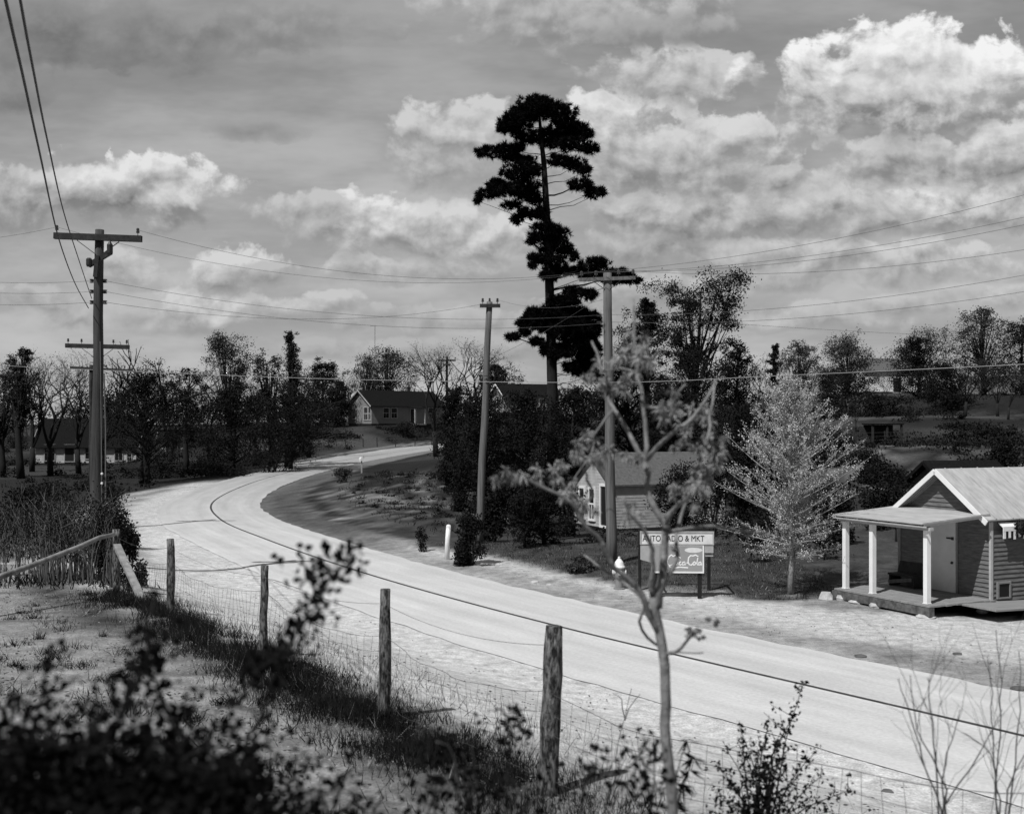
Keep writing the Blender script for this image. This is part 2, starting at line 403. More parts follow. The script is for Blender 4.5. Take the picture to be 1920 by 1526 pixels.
def build_ground():
    tx = np.linspace(-math.asinh(1500 / 12), math.asinh(1500 / 12), 330); xs = 12 * np.sinh(tx) - 1
    ty = np.linspace(-math.asinh(120 / 14), math.asinh(2600 / 14), 430); ys = 14 * np.sinh(ty) + 8
    X, Y = np.meshgrid(xs, ys); x, y = X.ravel(), Y.ravel()
    z = ground(x, y)
    s, l, zr = road_sl(x, y)
    r = np.hypot(x, y)
    nb = n2(x, y, 0.25, 3.7); ns = n2(x, y, 1.3, 9.1); nw = n2(x, y, 0.05, 17)
    z = z + ns * 0.03 * np.clip((np.abs(l) - 4) / 3, 0, 1) * (r < 150) + nb * 0.05 * np.clip((np.abs(l) - 6) / 4, 0, 1)
    le = l + nb * 0.7 + ns * 0.25
    ss = lambda v, a, b: np.clip((v - a) / (b - a), 0, 1) ** 2 * (3 - 2 * np.clip((v - a) / (b - a), 0, 1))
    mixa = lambda a, b, t: a * (1 - t) + b * t
    alb = np.full(len(x), 0.020) + 0.012 * nw           # far fields: turf darkened, cloud shadow put into its albedo
    alb = mixa(alb, 0.045, ss(nw + nb * 0.4, 0.12, 0.4) * ss(y, 60, 90))
    alb = mixa(alb, 0.075, ss(np.hypot((x - 44) / 16, (y - 130) / 10) + nb * 0.3, 1.1, 0.7)); alb = mixa(alb, 0.07, ss(np.hypot((x + 24) / 14, (y - 150) / 9) + nb * 0.3, 1.1, 0.7)); alb = mixa(alb, 0.08, ss(np.hypot((x - 29) / 9, (y - 88) / 5) + nb * 0.3, 1.1, 0.7))
    # right-hand verge
    right = l > 0
    edge = 5.4 + np.clip(15 - s, 0, 40) * 0.5
    grassR = 0.055 + 0.035 * ns
    a = np.where(right, mixa(alb, grassR, ss(y, 60, 45)), alb)
    lot = ss(s, 30, 45) * ss(y, 100, 80)               # bare dark earth inside the bend
    a = np.where(right, mixa(a, 0.018 + 0.24 * np.clip(ns + nb * 0.6 - 0.10, 0, 1) + 0.14 * np.clip(np.sin(le * 1.1 + nb) - 0.55, 0, 1), lot), a)
    pale = 0.50 + 0.06 * np.array([mnoise.fractal((p_ * 0.2, q_ * 1.6, 1.5), 0.8, 2.1, 4) for p_, q_ in zip(s, l)])
    stk = np.array([mnoise.fractal((p_ * 0.35, q_ * 2.2, 5.5), 0.8, 2.1, 5) for p_, q_ in zip(s, l)]) * (r < 120)
    gravel = 0.30 + 0.05 * ns + 0.16 * stk
    sh = mixa(gravel, pale, ss(le, 4.1 + ss(s, 10, -12) * 1.9, 4.8 + ss(s, 10, -12) * 2.2))
    sh = mixa(sh, 0.085 + 0.05 * ns + 0.05 * np.clip(np.sin(l * 2.6 + nb), 0, 1), ss(s, 24, 40))                 # shoulder inside the bend is dark earth
    sh = mixa(sh, 0.17, ss(s, 85, 110))
    a = np.where(right, mixa(a, 0.24 + 0.2 * np.clip(ns, -0.5, 1), ss(le, edge + 2.4, edge + 1.2) * ss(s, 17, 13) * ss(nb + ns * 0.6, -0.25, 0.2)), a)
    t = ss(le, edge + 0.35, edge - 0.35) * right
    a = mixa(a, sh, t * (np.abs(l) < 14))
    # left side: shoulder and bank
    leftd = -l
    bank = 0.30 + 0.17 * ns + 0.05 * nb
    turf = 0.028 + 0.015 * ns
    b = mixa(alb, turf, ss(y, 120, 60))
    nearl = ss(s, 34, 22)
    b = mixa(b, bank, nearl * ss(y, 40, 28) * ss(leftd - nb, 24, 17))
    w = 5.2 + ss(s, 22, 45) * 1.2 - ss(s, 60, 95) * 2.6
    sho = 0.57 + 0.05 * ns + 0.07 * stk
    b = mixa(b, sho, nearl * ss(leftd + nb * 0.4, 10.6, 9.2))
    b = mixa(b, sho - ss(s, 30, 60) * 0.1, ss(leftd + nb * 0.6, w + 0.5, w - 0.5))
    b = mixa(b, 0.20, ss(leftd + nb * 0.3, 4.6, 4.9) * ss(leftd, 5.9, 5.3) * ss(s, 32, 44))
    b = mixa(b, 0.03, nearl * np.exp(-((leftd - 10.95 - nb * 0.6) / 0.60) ** 2) * ss(y, 7, 10))   # dark weeds along the fence
    b = mixa(b, 0.10, nearl * ss(leftd + ns, 11.0, 11.8) * 0.85 * ss(ns + nb * 0.7, 0.12, 0.42))
    b = mixa(b, 0.34, ss(np.abs(y - 29.5 - (x + 14) * 0.1), 2.2, 1.2) * ss(x, -11, -13))           # side lane
    b = mixa(b, 0.02, ss(np.hypot((x + 33) / 14, (y - 98) / 12), 1.3, 0.8))  # dark patch: shade under trees and hedge painted into the ground
    a = np.where(right, a, b)
    a = np.clip(a, 0.012, 0.6)
    nxx, nyy = len(xs), len(ys)
    idx = np.arange(nxx * nyy).reshape(nyy, nxx)
    q = np.stack([idx[:-1, :-1], idx[:-1, 1:], idx[1:, 1:], idx[1:, :-1]], -1).reshape(-1, 4)
    me = bpy.data.meshes.new('ground')
    me.from_pydata(np.stack([x, y, z], 1).tolist(), [], q.tolist())
    me.polygons.foreach_set('use_smooth', [True] * len(me.polygons))
    at = me.attributes.new('soil', 'FLOAT', 'POINT'); at.data.foreach_set('value', a.astype(np.float32))
    o = bpy.data.objects.new('ground', me); C.objects.link(o); tag(o, kind='structure')
    m = bpy.data.materials.new('soil_and_turf'); m.use_nodes = True
    nt = m.node_tree; p = nt.nodes['Principled BSDF']; p.inputs['Roughness'].default_value = 0.95; p.inputs['Specular IOR Level'].default_value = 0.1
    an = nt.nodes.new('ShaderNodeAttribute'); an.attribute_name = 'soil'
    tc = nt.nodes.new('ShaderNodeTexCoord')
    def noise_(sc, det, rg=0.6):
        n = nt.nodes.new('ShaderNodeTexNoise'); n.inputs['Scale'].default_value = sc; n.inputs['Detail'].default_value = det; n.inputs['Roughness'].default_value = rg
        nt.links.new(tc.outputs['Object'], n.inputs['Vector']); return n.outputs[0]
    def mr(x, a, b, c, d):
        n = nt.nodes.new('ShaderNodeMapRange')
        for i, v in enumerate((a, b, c, d)): n.inputs[i + 1].default_value = v
        nt.links.new(x, n.inputs[0]); return n.outputs[0]
    def mul(a, b):
        n = nt.nodes.new('ShaderNodeMath'); n.operation = 'MULTIPLY'; nt.links.new(a, n.inputs[0]); nt.links.new(b, n.inputs[1]); return n.outputs[0]
    fine, mid = noise_(26, 8, 0.75), noise_(3.4, 9, 0.75)
    v = mul(mul(an.outputs['Fac'], mr(mid, 0.34, 0.66, 0.62, 1.30)), mr(fine, 0.33, 0.67, 0.60, 1.36))
    nt.links.new(v, p.inputs['Base Color'])
    bp = nt.nodes.new('ShaderNodeBump'); bp.inputs['Strength'].default_value = 0.8; bp.inputs['Distance'].default_value = 0.05
    nt.links.new(noise_(7, 10, 0.7), bp.inputs['Height']); nt.links.new(bp.outputs[0], p.inputs['Normal'])
    me.materials.append(m)
build_ground()

def strip(name, l0, l1, dz, m, crown=0.0, s0=-1e9, s1=1e9, cols=5, wob=0.0, bow=0):
    k = [i for i in range(len(RC)) if s0 <= RS[i] <= s1]
    ls = np.linspace(l0, l1, cols)
    V = []
    for i in k:
        for j, l in enumerate(ls):
            e = 0
            if wob and j in (0, cols - 1): e = wob * mnoise.fractal((RS[i] * 0.9, l, 3.3), 0.6, 2.1, 6)
            p = RC[i] + RN[i] * (l + e)
            V.append((p[0], p[1], p[2] + dz + crown * (1 - (l / 3.0) ** 2)))
    Fs = [(a * cols + b, a * cols + b + 1, (a + 1) * cols + b + 1, (a + 1) * cols + b) for a in range(len(k) - 1) for b in range(cols - 1)]
    me = bpy.data.meshes.new(name); me.from_pydata(V, [], Fs)
    uv = me.uv_layers.new(name='along')
    co = {}
    for a, i in enumerate(k):
        for b in range(cols): co[a * cols + b] = (ls[b], RS[i])
    for lp in me.loops: uv.data[lp.index].uv = co[lp.vertex_index]
    me.polygons.foreach_set('use_smooth', [True] * len(me.polygons))
    me.materials.append(m)
    o = bpy.data.objects.new(name, me); C.objects.link(o); tag(o, kind='structure'); return o
def road_mat():
    m = bpy.data.materials.new('dusty_pale_pavement'); m.use_nodes = True
    nt = m.node_tree; p = nt.nodes['Principled BSDF']; p.inputs['Roughness'].default_value = 0.85; p.inputs['Specular IOR Level'].default_value = 0.25
    uv = nt.nodes.new('ShaderNodeUVMap'); uv.uv_map = 'along'
    def nz(sx, sy, det, rg=0.6):
        mp = nt.nodes.new('ShaderNodeMapping'); mp.inputs['Scale'].default_value = (sx, sy, 1); nt.links.new(uv.outputs[0], mp.inputs[0])
        n = nt.nodes.new('ShaderNodeTexNoise'); n.noise_dimensions = '2D'; n.inputs['Scale'].default_value = 1; n.inputs['Detail'].default_value = det; n.inputs['Roughness'].default_value = rg
        nt.links.new(mp.outputs[0], n.inputs['Vector']); return n.outputs[0]
    def mr(x, a, b, c, d):
        n = nt.nodes.new('ShaderNodeMapRange')
        for i, v in enumerate((a, b, c, d)): n.inputs[i + 1].default_value = v
        nt.links.new(x, n.inputs[0]); return n.outputs[0]
    def mul(a, b):
        n = nt.nodes.new('ShaderNodeMath'); n.operation = 'MULTIPLY'; nt.links.new(a, n.inputs[0]); nt.links.new(b, n.inputs[1]); return n.outputs[0]
    sx = nt.nodes.new('ShaderNodeSeparateXYZ'); nt.links.new(uv.outputs[0], sx.inputs[0])
    far = mr(sx.outputs[1], 30, 90, 0.55, 0.34)  # albedo lowered past the bend to stand in for cloud shadow
    streak = mr(nz(2.4, 0.05, 6), 0.3, 0.7, 0.93, 1.06)
    blot = mr(nz(0.9, 0.3, 8, 0.7), 0.3, 0.7, 0.90, 1.07)
    grit = mr(nz(14, 12, 6, 0.75), 0.3, 0.7, 0.88, 1.1)
    w = nt.nodes.new('ShaderNodeMath'); w.operation = 'PINGPONG'; w.inputs[1].default_value = 0.75; nt.links.new(sx.outputs[0], w.inputs[0])
    track = mr(w.outputs[0], 0, 0.75, 1.03, 0.93)
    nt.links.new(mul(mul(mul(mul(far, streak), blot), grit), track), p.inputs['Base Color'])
    bp = nt.nodes.new('ShaderNodeBump'); bp.inputs['Strength'].default_value = 0.35; bp.inputs['Distance'].default_value = 0.02
    nt.links.new(nz(9, 7, 8, 0.75), bp.inputs['Height']); nt.links.new(bp.outputs[0], p.inputs['Normal'])
    return m
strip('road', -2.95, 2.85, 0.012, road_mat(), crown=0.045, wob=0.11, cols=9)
M['tar'] = mat('tar_line', 0.045, 0.7, 0.5, 2.5, coords='Object')
strip('road_marking', -0.055, 0.055, 0.062, M['tar'], crown=0.0, cols=2)
# ---------------------------------------------------------------- buildings
def clap(mb, p0, dirv, n, z0, z1, rng, step=0.125, mi=0, lap=0.014):
    """lapped boards on the wall through p0 along dirv; rng(z) gives the horizontal extent at height z"""
    p0, dirv, n = Vector(p0), Vector(dirv), Vector(n)
    z = z0
    while z < z1 - 1e-3:
        zt = min(z + step, z1)
        a0, b0 = rng(z); a1, b1 = rng(zt)
        if b0 - a0 > 0.02:
            o, i = n * lap, n * 0.004
            P = lambda t, h, k: p0 + dirv * t + Vector((0, 0, h)) + k
            vs = [P(a0, z, o), P(b0, z, o), P(b1, zt, i), P(a1, zt, i), P(a0, z, n * 0.002), P(b0, z, n * 0.002)]
            mb.add(vs, [(0, 1, 2, 3), (4, 5, 1, 0)], mi)
        z += step

def roof_slab(mb, x0, x1, y0, z0, y1, z1, th, mi=0):
    """slope from (y0,z0) to (y1,z1) between x0 and x1"""
    vs = []
    for x in (x0, x1):
        vs += [(x, y0, z0), (x, y1, z1), (x, y1, z1 + th), (x, y0, z0 + th)]
    mb.add(vs, [(0, 1, 2, 3), (7, 6, 5, 4), (0, 4, 5, 1), (1, 5, 6, 2), (2, 6, 7, 3), (3, 7, 4, 0)], mi)

def window(root, wall, t, z, w, h, L, Wd, frame, glass, kind='window'):
    """window or door frame proud of a wall: wall in front/left/right"""
    def place(mb, a0, a1, z0, z1, o0, o1, mi=0):
        if wall == 'front': mb.box(a0, a1, -Wd / 2 - o1, -Wd / 2 - o0, z0, z1, mi)
        elif wall == 'left': mb.box(-L / 2 - o1, -L / 2 - o0, a0, a1, z0, z1, mi)
        else: mb.box(L / 2 + o0, L / 2 + o1, a0, a1, z0, z1, mi)
    f = MB(); k = 0.11
    place(f, t - w / 2 - k, t - w / 2, z - k, z + h + k, 0.01, 0.08); place(f, t + w / 2, t + w / 2 + k, z - k, z + h + k, 0.01, 0.08)
    place(f, t - w / 2, t + w / 2, z + h, z + h + k, 0.012, 0.085); place(f, t - w / 2, t + w / 2, z - k, z, 0.012, 0.10)
    if kind == 'window': place(f, t - w / 2, t + w / 2, z + h * 0.48, z + h * 0.53, 0.03, 0.07); place(f, t - 0.02, t + 0.02, z, z + h * 0.48, 0.031, 0.066)
    fo = f.build(kind, frame, root)
    g = MB(); place(g, t - w / 2, t + w / 2, z, z + h, 0.012, 0.028)
    g.build('pane' if kind == 'window' else 'leaf', glass, fo)

def house(name, label, loc, rz, L, Wd, wh, rh, mw, mr, wins=(), chimney=None, over=0.45, skirt=0.3, cat='house', step=0.18, porch=None, frame='white_old', skirtmat='black', group=None, rake=None):
    t = thing(name, label, cat, loc, rz, group)
    w = MB()
    w.box(-L / 2, L / 2, -Wd / 2, Wd / 2, 0, wh)
    for sx in (-1, 1):
        x = sx * L / 2
        w.add([(x, -Wd / 2, wh), (x, Wd / 2, wh), (x, 0, wh + rh)], [(0, 1, 2) if sx > 0 else (0, 2, 1)])
    clap(w, (-L / 2, -Wd / 2, 0), (1, 0, 0), (0, -1, 0), skirt, wh, lambda z: (0, L), step)
    clap(w, (-L / 2, Wd / 2, 0), (0, -1, 0), (-1, 0, 0), skirt, wh + rh, lambda z: (0, Wd) if z <= wh else ((z - wh) / rh * Wd / 2, Wd - (z - wh) / rh * Wd / 2), step)
    clap(w, (L / 2, -Wd / 2, 0), (0, 1, 0), (1, 0, 0), skirt, wh + rh, lambda z: (0, Wd) if z <= wh else ((z - wh) / rh * Wd / 2, Wd - (z - wh) / rh * Wd / 2), step)
    w.build('wall', M[mw], t)
    if skirt > 0:
        s = MB(); s.box(-L / 2 - 0.012, L / 2 + 0.012, -Wd / 2 - 0.012, Wd / 2 + 0.012, -0.6, skirt - 0.01); s.build('foundation', M[skirtmat], t)
    r = MB(); sl = rh / (Wd / 2)
    for sy in (-1, 1):
        roof_slab(r, -L / 2 - over, L / 2 + over, sy * (Wd / 2 + over), wh - sl * over + 0.02, 0, wh + rh + 0.02, 0.09)
    ro = r.build('roof', M[mr], t)
    for sx in (-1, 1):
        for sy in (-1, 1):
            x = sx * (L / 2 + over + 0.03); e = MB()
            e.bar((x, sy * (Wd / 2 + over), wh - sl * over), (x, 0.004 * sy, wh + rh), 0.05, 0.16)
            e.build('rake_board', M[rake or frame], ro)
    if chimney:
        c = MB(); c.box(chimney[0] - 0.3, chimney[0] + 0.3, chimney[1] - 0.3, chimney[1] + 0.3, wh + rh - 1.0, wh + rh + 0.7)
        c.box(chimney[0] - 0.36, chimney[0] + 0.36, chimney[1] - 0.36, chimney[1] + 0.36, wh + rh + 0.7, wh + rh + 0.82)
        c.build('chimney', M['roof_grey'], ro)
    for (wl, tt, z, ww, hh, kind) in wins:
        window(t, wl, tt, z, ww, hh, L, Wd, M[frame], M['glass'] if kind == 'window' else M['black'], kind)
    if porch:
        x0, x1, dep, ph = porch
        p = MB(); roof_slab(p, x0, x1, -Wd / 2 - dep, ph - 0.35, -Wd / 2 - 0.03, ph, 0.08); p.build('porch_roof', M[mr], t)
        for x in (x0 + 0.15, x1 - 0.15):
            q = MB(); q.box(x - 0.07, x + 0.07, -Wd / 2 - dep + 0.1, -Wd / 2 - dep + 0.24, 0.3, ph - 0.3); q.build('porch_post', M[frame], t)
        d = MB(); d.box(x0, x1, -Wd / 2 - dep, -Wd / 2 - 0.03, 0.1, 0.3); d.build('porch_floor', M['plank'], t)
    return t

# -- the little shop by the road
SA = math.radians(24.9)
shop = thing('roadside_shop', 'tiny clapboard shop with pale sheet roof and white-posted porch on the far verge', 'shop', (12.40, 29.0, GZ(13.5, 30.5) - 0.03), SA)
SH = shop.location.z
SL, SWD, EV, RG = 7.5, 3.2, 2.46, 3.62
w = MB()
w.box(0, SL, 0, SWD, 0.22, EV)
for x in (0, SL): w.add([(x, 0, EV), (x, SWD, EV), (x, SWD / 2, RG - 0.03)], [(0, 2, 1) if x == 0 else (0, 1, 2)])
gr = lambda z: (0, SWD) if z <= EV else ((z - EV) / (RG - EV) * SWD / 2, SWD - (z - EV) / (RG - EV) * SWD / 2)
clap(w, (0, SWD, 0), (0, -1, 0), (-1, 0, 0), 0.3, RG - 0.05, gr, 0.118, lap=0.032)
clap(w, (0, 0, 0), (1, 0, 0), (0, -1, 0), 0.3, EV, lambda z: (0, SL), 0.118, lap=0.032)
w.build('wall', M['siding'], shop)
cb = MB(); cb.box(-0.05, 0.03, -0.05, -0.035, 0.25, EV - 0.1); cb.box(-0.05, -0.035, -0.034, 0.02, 0.25, EV - 0.1); cb.build('corner_board', M['white_old'], shop)
cb = MB(); cb.box(-0.045, -0.028, SWD - 0.06, SWD + 0.04, 0.25, EV - 0.1); cb.build('corner_board', M['siding_pale'], shop)
sl = (RG - EV) / (SWD / 2); ov, fo = 0.13, 0.30
r = MB()
for sy in (0, 1):
    y0 = -ov if sy == 0 else SWD + ov
    roof_slab(r, -fo, SL + 0.4, y0, EV - sl * ov + 0.03, SWD / 2, RG + 0.03, 0.035)
shop_roof = r.build('roof', M['tin'], shop)
seam = MB()
for k in range(14):
    x = -fo + 0.35 + k * 0.6
    seam.bar((x, -ov, EV - sl * ov + 0.072), (x, SWD / 2, RG + 0.072), 0.035, 0.025)
seam.build('standing_seam', M['tin'], shop_roof)
for sy in (0, 1):
    rb = MB(); y0 = -ov - 0.02 if sy == 0 else SWD + ov + 0.02
    rb.bar((-fo - 0.02, y0, EV - sl * ov - 0.03), (-fo - 0.02, SWD / 2, RG + 0.0), 0.03, 0.13)
    rb.build('rake_board', M['white'], shop_roof)
for k in range(4):
    rf = MB(); y0 = SWD + ov - 0.1
    rf.bar((-fo + 0.06 + k * 0.1, SWD + ov - 0.05, EV - sl * ov - 0.02), (-fo + 0.06 + k * 0.1, SWD / 2 + 0.05, RG - 0.08), 0.045, 0.08)
    rf.build('rafter', M['siding_pale'], shop_roof)
# porch
pr = MB(); x1, x0, zi, zo = -0.03, -2.36, 2.54, 2.37
pv = []
for y in (0.0, SWD + 0.10): pv += [(x1, y, zi), (x0, y, zo), (x0, y, zo + 0.035), (x1, y, zi + 0.035)]
pr.add(pv, [(0, 1, 2, 3), (7, 6, 5, 4), (0, 4, 5, 1), (1, 5, 6, 2), (2, 6, 7, 3), (3, 7, 4, 0)])
proof = pr.build('porch_roof', M['tin'], shop)
fa = MB(); fa.box(x0 + 0.02, x0 + 0.05, -0.1, SWD + 0.12, zo - 0.075, zo - 0.045); fa.build('fascia', M['white_old'], proof)
for k in range(7):
    y = 0.0 + k * 0.53
    pf = MB(); pf.bar((x0 + 0.06, y, zo - 0.03), (x1, y, zi - 0.03), 0.045, 0.06); pf.build('rafter', M['siding_pale'], proof)
bm_ = MB(); bm_.box(-2.16, -2.04, -0.06, SWD + 0.08, zo - 0.16, zo - 0.08); bm_.build('porch_beam', M['white_old'], shop)
for y in (0.10, 2.02, 3.06):
    p = MB(); p.box(-2.165, -2.035, y - 0.065, y + 0.065, 0.385, zo - 0.16); p.box(-2.18, -2.02, y - 0.08, y + 0.08, 0.365, 0.384); p.build('porch_post', M['white'], shop)
d = MB(); rr = random.Random(4)
for k in range(12):
    xx = -2.30 + k * 0.19
    d.box(xx, xx + 0.182, -0.16 + rr.uniform(-.03, .03), SWD + 0.12 + rr.uniform(-.03, .03), 0.315 + rr.uniform(-.004, .004), 0.36 + rr.uniform(-.004, .004))
d.build('porch_floor', M['deck'], shop)
b = MB(); b.box(-2.33, -2.16, -0.2, SWD + 0.15, 0.10, 0.30); b.build('sill_beam', M['timber'], shop)
b = MB(); b.box(-0.25, -0.08, -0.1, SWD + 0.1, 0.10, 0.30); b.build('sill_beam', M['timber'], shop)
for (x, y, sx, sy, sz) in ((-2.2, 3.05, .38, .42, .2), (-2.25, 2.5, .3, .5, .13), (-2.24, 1.75, .32, .42, .16), (-2.2, 0.05, .42, .55, .12), (-2.5, 3.4, .35, .4, .24), (-0.2, 0.1, .3, .3, .12), (-0.2, 3.0, .3, .3, .12)):
    s = MB(); r2 = random.Random(int(x * 100 + y * 10))
    s.lathe([(0.30, -0.05), (0.5 + r2.uniform(-.05, .05), 0.05), (0.5, sz * 0.6), (0.36, sz)], 9, (0, 0, 0))
    s.v = [(x + a * sx * (1 + r2.uniform(-.14, .14)), y + bb * sy * (1 + r2.uniform(-.14, .14)), c) for a, bb, c in s.v]
    s.build('foundation_stone', M['stone'], shop)
rm = MB()
for k in range(7):
    y = -1.24 + k * 0.172
    rm.add([(-1.2, y, 0.30), (-1.2, y + 0.165, 0.30), (5.5, y + 0.165, 0.10), (5.5, y, 0.10), (-1.2, y, 0.345), (-1.2, y + 0.165, 0.345), (5.5, y + 0.165, 0.145), (5.5, y, 0.145)],
           [(0, 1, 2, 3), (7, 6, 5, 4), (0, 4, 5, 1), (1, 5, 6, 2), (2, 6, 7, 3), (3, 7, 4, 0)])
rm.build('ramp', M['deck'], shop)
dr = MB(); dr.box(-0.06, -0.030, 1.12, 2.0, 0.37, 2.36); dr = dr.build('door', M['door'], shop)
k = MB(); k.box(-0.085, -0.061, 1.2, 1.42, 1.80, 1.84); k.box(-0.09, -0.061, 1.18, 1.24, 1.78, 1.86); k.build('hasp', M['iron'], dr)
k = MB(); k.lathe([(0.02, 0), (0.04, 0.02), (0.03, 0.05)], 10); k.v = [(-0.061 - c, 1.22 + a, 1.17 + bb) for a, bb, c in k.v]; k.build('knob', M['iron'], dr)
df = MB()
for y in (1.06, 2.005): df.box(-0.055, -0.028, y, y + 0.055, 0.365, 2.42)
df.box(-0.055, -0.028, 1.115, 2.005, 2.365, 2.42); df.build('door_frame', M['siding_pale'], shop)
v = MB(); v.box(0.22, 0.60, -0.05, -0.03, 0.40, 0.74); vb = v.build('crawl_vent', M['black'], shop)
v = MB()
for a in (((0.16, .22), (0.36, 0.80)), ((0.60, 0.65), (0.36, 0.80))): v.box(a[0][0], a[0][1], -0.075, -0.028, a[1][0], a[1][1])
v.box(0.22, 0.60, -0.075, -0.028, 0.745, 0.79); v.box(0.22, 0.60, -0.075, -0.028, 0.355, 0.395); v.build('frame', M['siding_pale'], vb)
# awning with a striped valance
aw = MB()
aw.add([(0.20, -0.06, 2.34), (3.4, -0.06, 2.34), (3.4, -0.20, 2.24), (0.20, -0.20, 2.24), (0.20, -0.06, 2.315), (3.4, -0.06, 2.315), (3.4, -0.20, 2.215), (0.20, -0.20, 2.215)],
       [(0, 3, 2, 1), (4, 5, 6, 7), (0, 4, 7, 3), (1, 2, 6, 5), (2, 3, 7, 6)])
awn = aw.build('awning', M['white'], shop)
for mi_, nm in ((0, 'white'), (1, 'black')):
    va = MB()
    for k in range(31):
        if k % 2 != mi_: continue
        x = 0.20 + k * 0.09; 
        va.box(x, x + 0.089, -0.222, -0.204, 1.93 + 0.03 * math.sin(k * 1.3), 2.12)
    va.build('valance', M[nm], awn)
va = MB(); va.box(0.20, 3.4, -0.226, -0.203, 2.12, 2.24); va.build('valance_rail', M['white'], awn)
# bundle hanging over the awning, bench on the porch
rs = np.random.RandomState(5)
hb = shop.matrix_world
SM = Matrix.Translation(shop.location) @ Matrix.Rotation(SA, 4, 'Z')
p = SM @ Vector((0.78, -0.30, 2.20))
bt = thing('hanging_bundle', 'dark ragged round bundle hanging over the striped awning of the shop', 'bundle', p)
q = MB(); q.lathe([(0.02, -0.17), (0.12, -0.13), (0.17, 0), (0.13, 0.12), (0.03, 0.17)], 12); q.v = [(a * (1 + .2 * mnoise.noise((a * 9, b_ * 9, c * 9))), b_ * (1 + .2 * mnoise.noise((a * 9, b_ * 9, c * 9 + 4))), c) for a, b_, c in q.v]
q.build('ball', M['black'], bt)
np_obj('wisp', leaf_quads(unit(rs.normal(size=(260, 3))) * 0.16, 0.09, rs), 4, M['leaf_dark'], bt)
q = MB(); q.tube([(0, 0, 0.15), (0.0, 0.16, 0.22)], 0.01, 5); q.build('string', M['iron'], bt)
bn = thing('porch_bench', 'dark wooden bench against the shop wall beside the grey door', 'bench', SM @ Vector((-0.28, 2.62, 0.365)), SA)
q = MB(); q.box(-0.26, 0.16, -0.5, 0.5, 0.30, 0.35); q.build('seat', M['darkwood'], bn)
q = MB(); q.add([(0.10, -0.5, 0.35), (0.10, 0.5, 0.35), (0.20, 0.5, 0.66), (0.20, -0.5, 0.66), (0.14, -0.5, 0.35), (0.14, 0.5, 0.35), (0.235, 0.5, 0.66), (0.235, -0.5, 0.66)], [(0, 3, 2, 1), (4, 5, 6, 7), (0, 4, 7, 3), (1, 2, 6, 5), (2, 3, 7, 6), (0, 1, 5, 4)])
q.build('backrest', M['darkwood'], bn)
for y in (-0.47, 0.42):
    q = MB(); q.box(-0.24, 0.14, y, y + 0.05, 0, 0.30); q.build('leg', M['darkwood'], bn)
q = MB(); q.bar((-0.275, -0.42, 0.25), (-0.275, 0.44, 0.10), 0.03, 0.10); q.build('brace', M['pole_pale'], bn)

# -- houses beyond
def corner(px, d, rz, L, Wd):
    """centre of a house whose front left corner stands below column px at distance d"""
    c, s = math.cos(rz), math.sin(rz)
    P = Vector((X_at(px, d), d, 0))
    o = Vector((-L / 2 * c + Wd / 2 * s, -L / 2 * s - Wd / 2 * c, 0))
    P = P - o; return P
rz = math.radians(40); P = corner(697, 172, rz, 13.6, 6.6)
house('gabled_house', 'grey clapboard house with dark gabled roof on the rise beyond the far bend', (P.x, P.y, CAMZ - (796 - HY) / F * 172 - 0.15), rz, 13.6, 6.6, 3.2, 2.25, 'siding_pale', 'roof_dark',
      [('left', 1.7, 1.1, 0.9, 1.5, 'window'), ('left', -1.7, 0.9, 1.0, 1.9, 'window'), ('left', -2.75, 0.9, .55, 1.9, 'window'), ('front', -4.2, 1.2, 1.0, 1.5, 'window'), ('front', -2.7, 1.2, 1.0, 1.5, 'window'),
       ('front', 0.9, 0.4, 1.0, 2.2, 'door'), ('front', 4.4, 1.1, 1.0, 1.7, 'window')], chimney=(2.6, 0.6), porch=(0.0, 2.2, 1.8, 3.0), step=0.2)
rz = SA; P = corner(1150, 55, rz, 6.6, 4.0)
house('white_cottage', 'small white cottage with grey roof half hidden behind the middle pole', (P.x, P.y, -0.42), rz, 6.6, 4.0, 2.35, 1.45, 'white_old', 'roof_grey',
      [('left', 1.15, 0.55, 0.5, 1.5, 'window'), ('left', 0.1, 0.55, 0.5, 1.5, 'window'), ('left', -1.2, 0.3, 0.75, 1.95, 'door'), ('front', 0.4, 0.9, 0.7, 1.1, 'window')], step=0.15, frame='white', skirt=0.2, rake='roof_grey', over=0.14)
P = Vector((X_at(165, 141), 143, 0))  # cloud shadow on this white wall is put in by a duller white
house('long_house', 'long low white house with big dark roof behind the tall left pole', (P.x, P.y, 0.0), math.radians(4), 12.2, 6.5, 2.55, 3.2, 'white_old', 'roof_dark',
      [('front', -4.4, 0.6, 1.2, 1.9, 'window'), ('front', -2.0, 0.5, 1.1, 2.0, 'door'), ('front', 4.0, 0.6, 0.9, 1.7, 'window'), ('front', 5.3, 0.6, 0.5, 0.8, 'window'), ('front', 0.4, 0.8, 0.9, 1.5, 'window')], chimney=(1, 0.4), frame='white_shaded')
house('pale_shed', 'pale shed with dark low roof in the hollow among the left trees', (X_at(352, 165), 165, 0.75), math.radians(10), 7.4, 4.5, 2.2, 1.3, 'white_shaded', 'roof_dark', [('front', 2.4, 0.6, 0.6, 1.2, 'window'), ('front', -2.0, 0.3, 1.6, 1.7, 'door')], cat='shed', frame='white_shaded')
house('hilltop_house', 'white house with dark roof glimpsed left of the tall pine trunk', (X_at(985, 165), 165, 6.6), math.radians(20), 8.5, 5.5, 2.9, 1.5, 'white_shaded', 'roof_dark', [('front', -1.8, 0.7, 0.9, 1.5, 'window'), ('front', 1.6, 0.7, 0.9, 1.5, 'window'), ('left', 0, 0.7, 0.9, 1.5, 'window')], frame='white')
